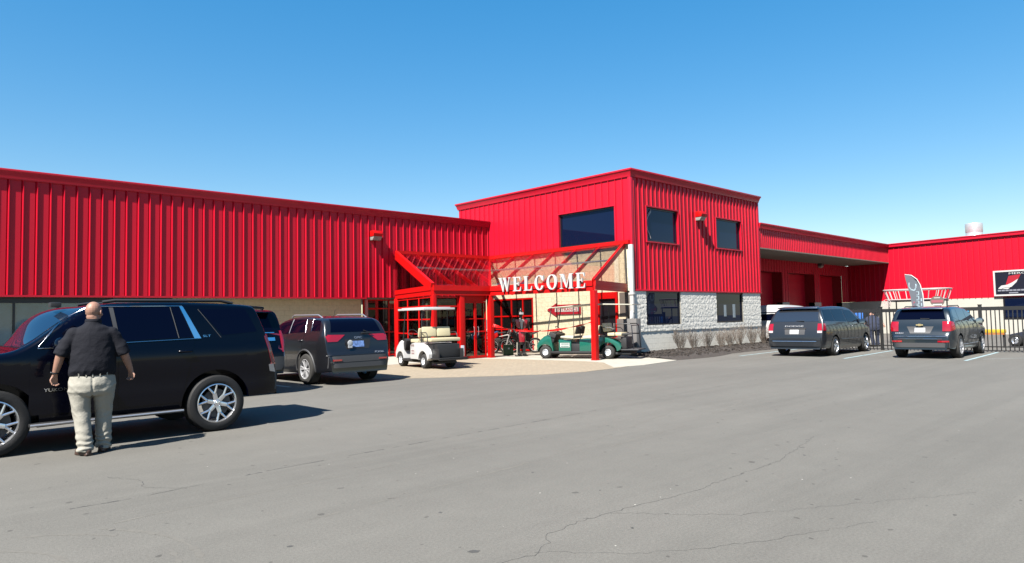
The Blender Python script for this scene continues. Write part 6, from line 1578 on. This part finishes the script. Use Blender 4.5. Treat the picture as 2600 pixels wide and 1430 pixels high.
# small open kart / trailer shapes behind the fence
kt = thing('open_kart', 'dark open frame kart parked behind the fence at the right edge', 'kart', (34.3, 5.6, 0), 1.5)
for sx_, sy_ in ((0.7, 0.5), (0.7, -0.5), (-0.7, 0.5), (-0.7, -0.5)): wheel(kt, (sx_, sy_, 0.24), 0.24, 0.18, 0.13, 'steel', 1 if sy_ > 0 else -1)
b = MB(); b.prism([(-0.95, 0.25), (0.95, 0.25), (0.90, 0.48), (0.35, 0.62), (-0.3, 0.60), (-0.9, 0.72)], -0.36, 0.36, 'y'); obj('body', b, mat('kart_dark_blue', (0.03, 0.035, 0.06), 0.4), kt, bevel=0.03)
b = MB()
for s_ in (1, -1): b.tube([(0.5, s_*0.33, 0.5), (0.2, s_*0.33, 1.12), (-0.6, s_*0.33, 1.12), (-0.85, s_*0.33, 0.6)], 0.022, 8)
b.tube([(0.2, -0.33, 1.12), (0.2, 0.33, 1.12)], 0.022, 8); b.tube([(-0.6, -0.33, 1.12), (-0.6, 0.33, 1.12)], 0.022, 8); obj('roll_frame', b, M['blackframe'], kt, smooth=50)
b = MB(); b.box(-0.40, 0.0, -0.22, 0.22, 0.58, 0.66); b.box(-0.46, -0.38, -0.22, 0.22, 0.66, 1.0, rot=Matrix.Rotation(-0.2, 3, 'Y')); obj('seat', b, M['blackplastic'], kt, bevel=0.02)
# stack of pale barrier blocks along the far wall
for i, (x, y) in enumerate(((36.0, 12.6), (36.4, 13.8))):
    t = thing('barrier_block', ['pale concrete barrier block seen through the fence right of the minivan', 'pale concrete barrier block behind the minivan, left of its twin'][i], 'barrier', (x, y, 0), 0.1, 'barrier blocks beyond the fence')
    b = MB(); b.prism([(-0.3, 0), (0.3, 0), (0.2, 0.22), (0.10, 0.75), (-0.10, 0.75), (-0.2, 0.22)], -0.55, 0.55, 'y'); obj('block', b, M['concrete'], t, bevel=0.01)
# ------------------------------------------------------------------ small things last
def dirt_bike(label, loc, rotz, m1, m2, group):
    t = thing('dirt_bike', label, 'motorbike', loc, rotz, group)
    for x in (-0.62, 0.66):
        w = MB(); w.lathe([(0.30, -0.045), (0.33, -0.03), (0.33, 0.03), (0.30, 0.045), (0.25, 0.03), (0.25, -0.03), (0.30, -0.045)], (0, 0, 0), 'y', 28)
        wo = obj('wheel', w, M['rubber'], t, smooth=35, loc=(x, 0, 0.33))
        w = MB(); w.lathe([(0.25, -0.02), (0.25, 0.02), (0.23, 0.02), (0.23, -0.02), (0.25, -0.02)], (0, 0, 0), 'y', 28)
        for k in range(12): a = 2*PI*k/12; w.tube([(0.03*math.cos(a), 0, 0.03*math.sin(a)), (0.235*math.cos(a+.15), 0, 0.235*math.sin(a+.15))], 0.004, 4)
        obj('rim', w, M['galv'], wo)
    b = MB(); b.tube([(0.66, 0.06, 0.33), (0.44, 0.06, 1.00)], 0.022, 8); b.tube([(0.66, -0.06, 0.33), (0.44, -0.06, 1.00)], 0.022, 8); obj('fork', b, M['galv'], t, smooth=50)
    b = MB(); b.tube([(0.42, 0, 0.92), (0.1, 0, 0.55), (-0.2, 0, 0.5), (-0.62, 0, 0.33)], 0.03, 8); b.box(-0.15, 0.22, -0.12, 0.12, 0.36, 0.66); obj('frame', b, M['blackplastic'], t, bevel=0.01)
    b = MB(); b.prism([(0.40, 0.90), (0.05, 0.92), (0.0, 0.74), (0.22, 0.58), (0.42, 0.72)], -0.13, 0.13, 'y'); obj('tank', b, m1, t, bevel=0.03)
    b = MB(); b.box(-0.52, 0.08, -0.08, 0.08, 0.86, 0.925, rot=Matrix.Rotation(0.08, 3, 'Y')); obj('seat', b, M['blackplastic'], t, bevel=0.025)
    b = MB(); b.prism([(-0.40, 0.84), (-0.86, 0.98), (-0.88, 0.95), (-0.42, 0.74)], -0.09, 0.09, 'y'); obj('rear_fender', b, m1, t, bevel=0.012)
    b = MB(); b.prism([(0.36, 0.78), (0.60, 0.82), (0.96, 0.74), (0.96, 0.71), (0.60, 0.77), (0.38, 0.74)], -0.07, 0.07, 'y'); obj('front_fender', b, m2, t, bevel=0.008)
    b = MB(); b.box(0.52, 0.56, -0.10, 0.10, 0.86, 1.06, rot=Matrix.Rotation(-0.3, 3, 'Y')); obj('number_plate', b, M['white'], t, bevel=0.02)
    b = MB(); b.tube([(0.36, 0.38, 1.10), (0.44, 0.14, 1.06), (0.44, -0.14, 1.06), (0.36, -0.38, 1.10)], 0.014, 8); obj('handlebar', b, M['blackplastic'], t, smooth=50)
    return t
dirt_bike('red dirt bike beside the statue, nearer the doors, in front of the red framed glass', (20.75, 22.7, 0.012), 2.3, M['redpaint'], M['redpaint'], 'dirt bikes by the entrance')
dirt_bike('blue and white dirt bike standing right behind the red post at the glass', (19.9, 23.0, 0.012), 2.0, mat('bike_blue', (0.05, 0.16, 0.5), 0.35, coat=0.5), M['white'], 'dirt bikes by the entrance')
dirt_bike('dark dirt bike with white front plate at the right end of the red framed glass', (21.2, 21.75, 0.012), 2.2, M['blackplastic'], M['white'], 'dirt bikes by the entrance')

# a pale cord hanging in the upper left window and two pale sheets in the lower right window of the office block
fx = [o for o in tower.children if o.name.startswith('window')]
b = MB(); b.tube([(23.52, YT+0.055, 5.80), (23.44, YT+0.055, 5.66), (23.33, YT+0.055, 5.56), (23.24, YT+0.055, 5.40), (23.22, YT+0.055, 5.20), (23.26, YT+0.055, 5.02), (23.38, YT+0.055, 4.84), (23.47, YT+0.055, 4.66)], 0.013, 6)
obj('cord', b, M['white'], fx[0], world=True, smooth=50)
b = MB(); b.prism([(23.30, 5.62), (23.56, 5.90), (23.56, 5.72), (23.30, 5.50)], YT+0.060, YT+0.064, 'y'); obj('curtain_scrap', b, mat('dull_cloth', (0.35, 0.36, 0.42), 0.9), fx[0], world=True)
lw = [o for o in fx if o.data.name.startswith('window')]
sheet_m = mat('pale_sheet', (0.42, 0.50, 0.54), 0.8)
for x0, x1, z0, z1 in ((29.05, 29.25, 1.42, 1.95), (29.85, 30.07, 1.36, 1.98)):
    b = MB(); b.box(x0, x1, YT+0.045, YT+0.052, z0, z1); obj('notice_sheet', b, sheet_m, fx[-1], world=True)

# specks, stains and bits of grit on the lot
mb = MB()
for i in range(120):
    x, y = rnd(1.0, 15), rnd(2.2, 12.5); r = rnd(0.003, 0.009); n = 5
    mb.add([(x+r*rnd(.6, 1.5)*math.cos(2*PI*k/n), y+r*rnd(.6, 1.3)*math.sin(2*PI*k/n), 0.0012) for k in range(n)], [tuple(range(n))])
struct('pale_specks', mb, mat('pale_chip', (0.75, 0.72, 0.64), 0.8))
mb = MB()
def blotch(x, y, r, n=14, st=1.6, ang=0.7):
    pts = []
    for k in range(n):
        a = 2*PI*k/n; q = r*(0.6+0.8*abs(noise.noise(Vector((x+math.cos(a)*1.7, y+math.sin(a)*1.7, 0.5)))))
        u, v = q*st*math.cos(a), q*math.sin(a); pts.append((x+u*math.cos(ang)-v*math.sin(ang), y+u*math.sin(ang)+v*math.cos(ang), 0.0012))
    mb.add(pts, [tuple(range(n))])
blotch(2.99, 3.55, 0.035, ang=-0.7); blotch(2.2, 4.55, 0.02, ang=-0.7); blotch(1.45, 5.9, 0.02); blotch(4.9, 4.9, 0.018); blotch(7.4, 3.3, 0.02); blotch(4.1, 3.1, 0.014)
struct('oil_spots', mb, M['crack'])
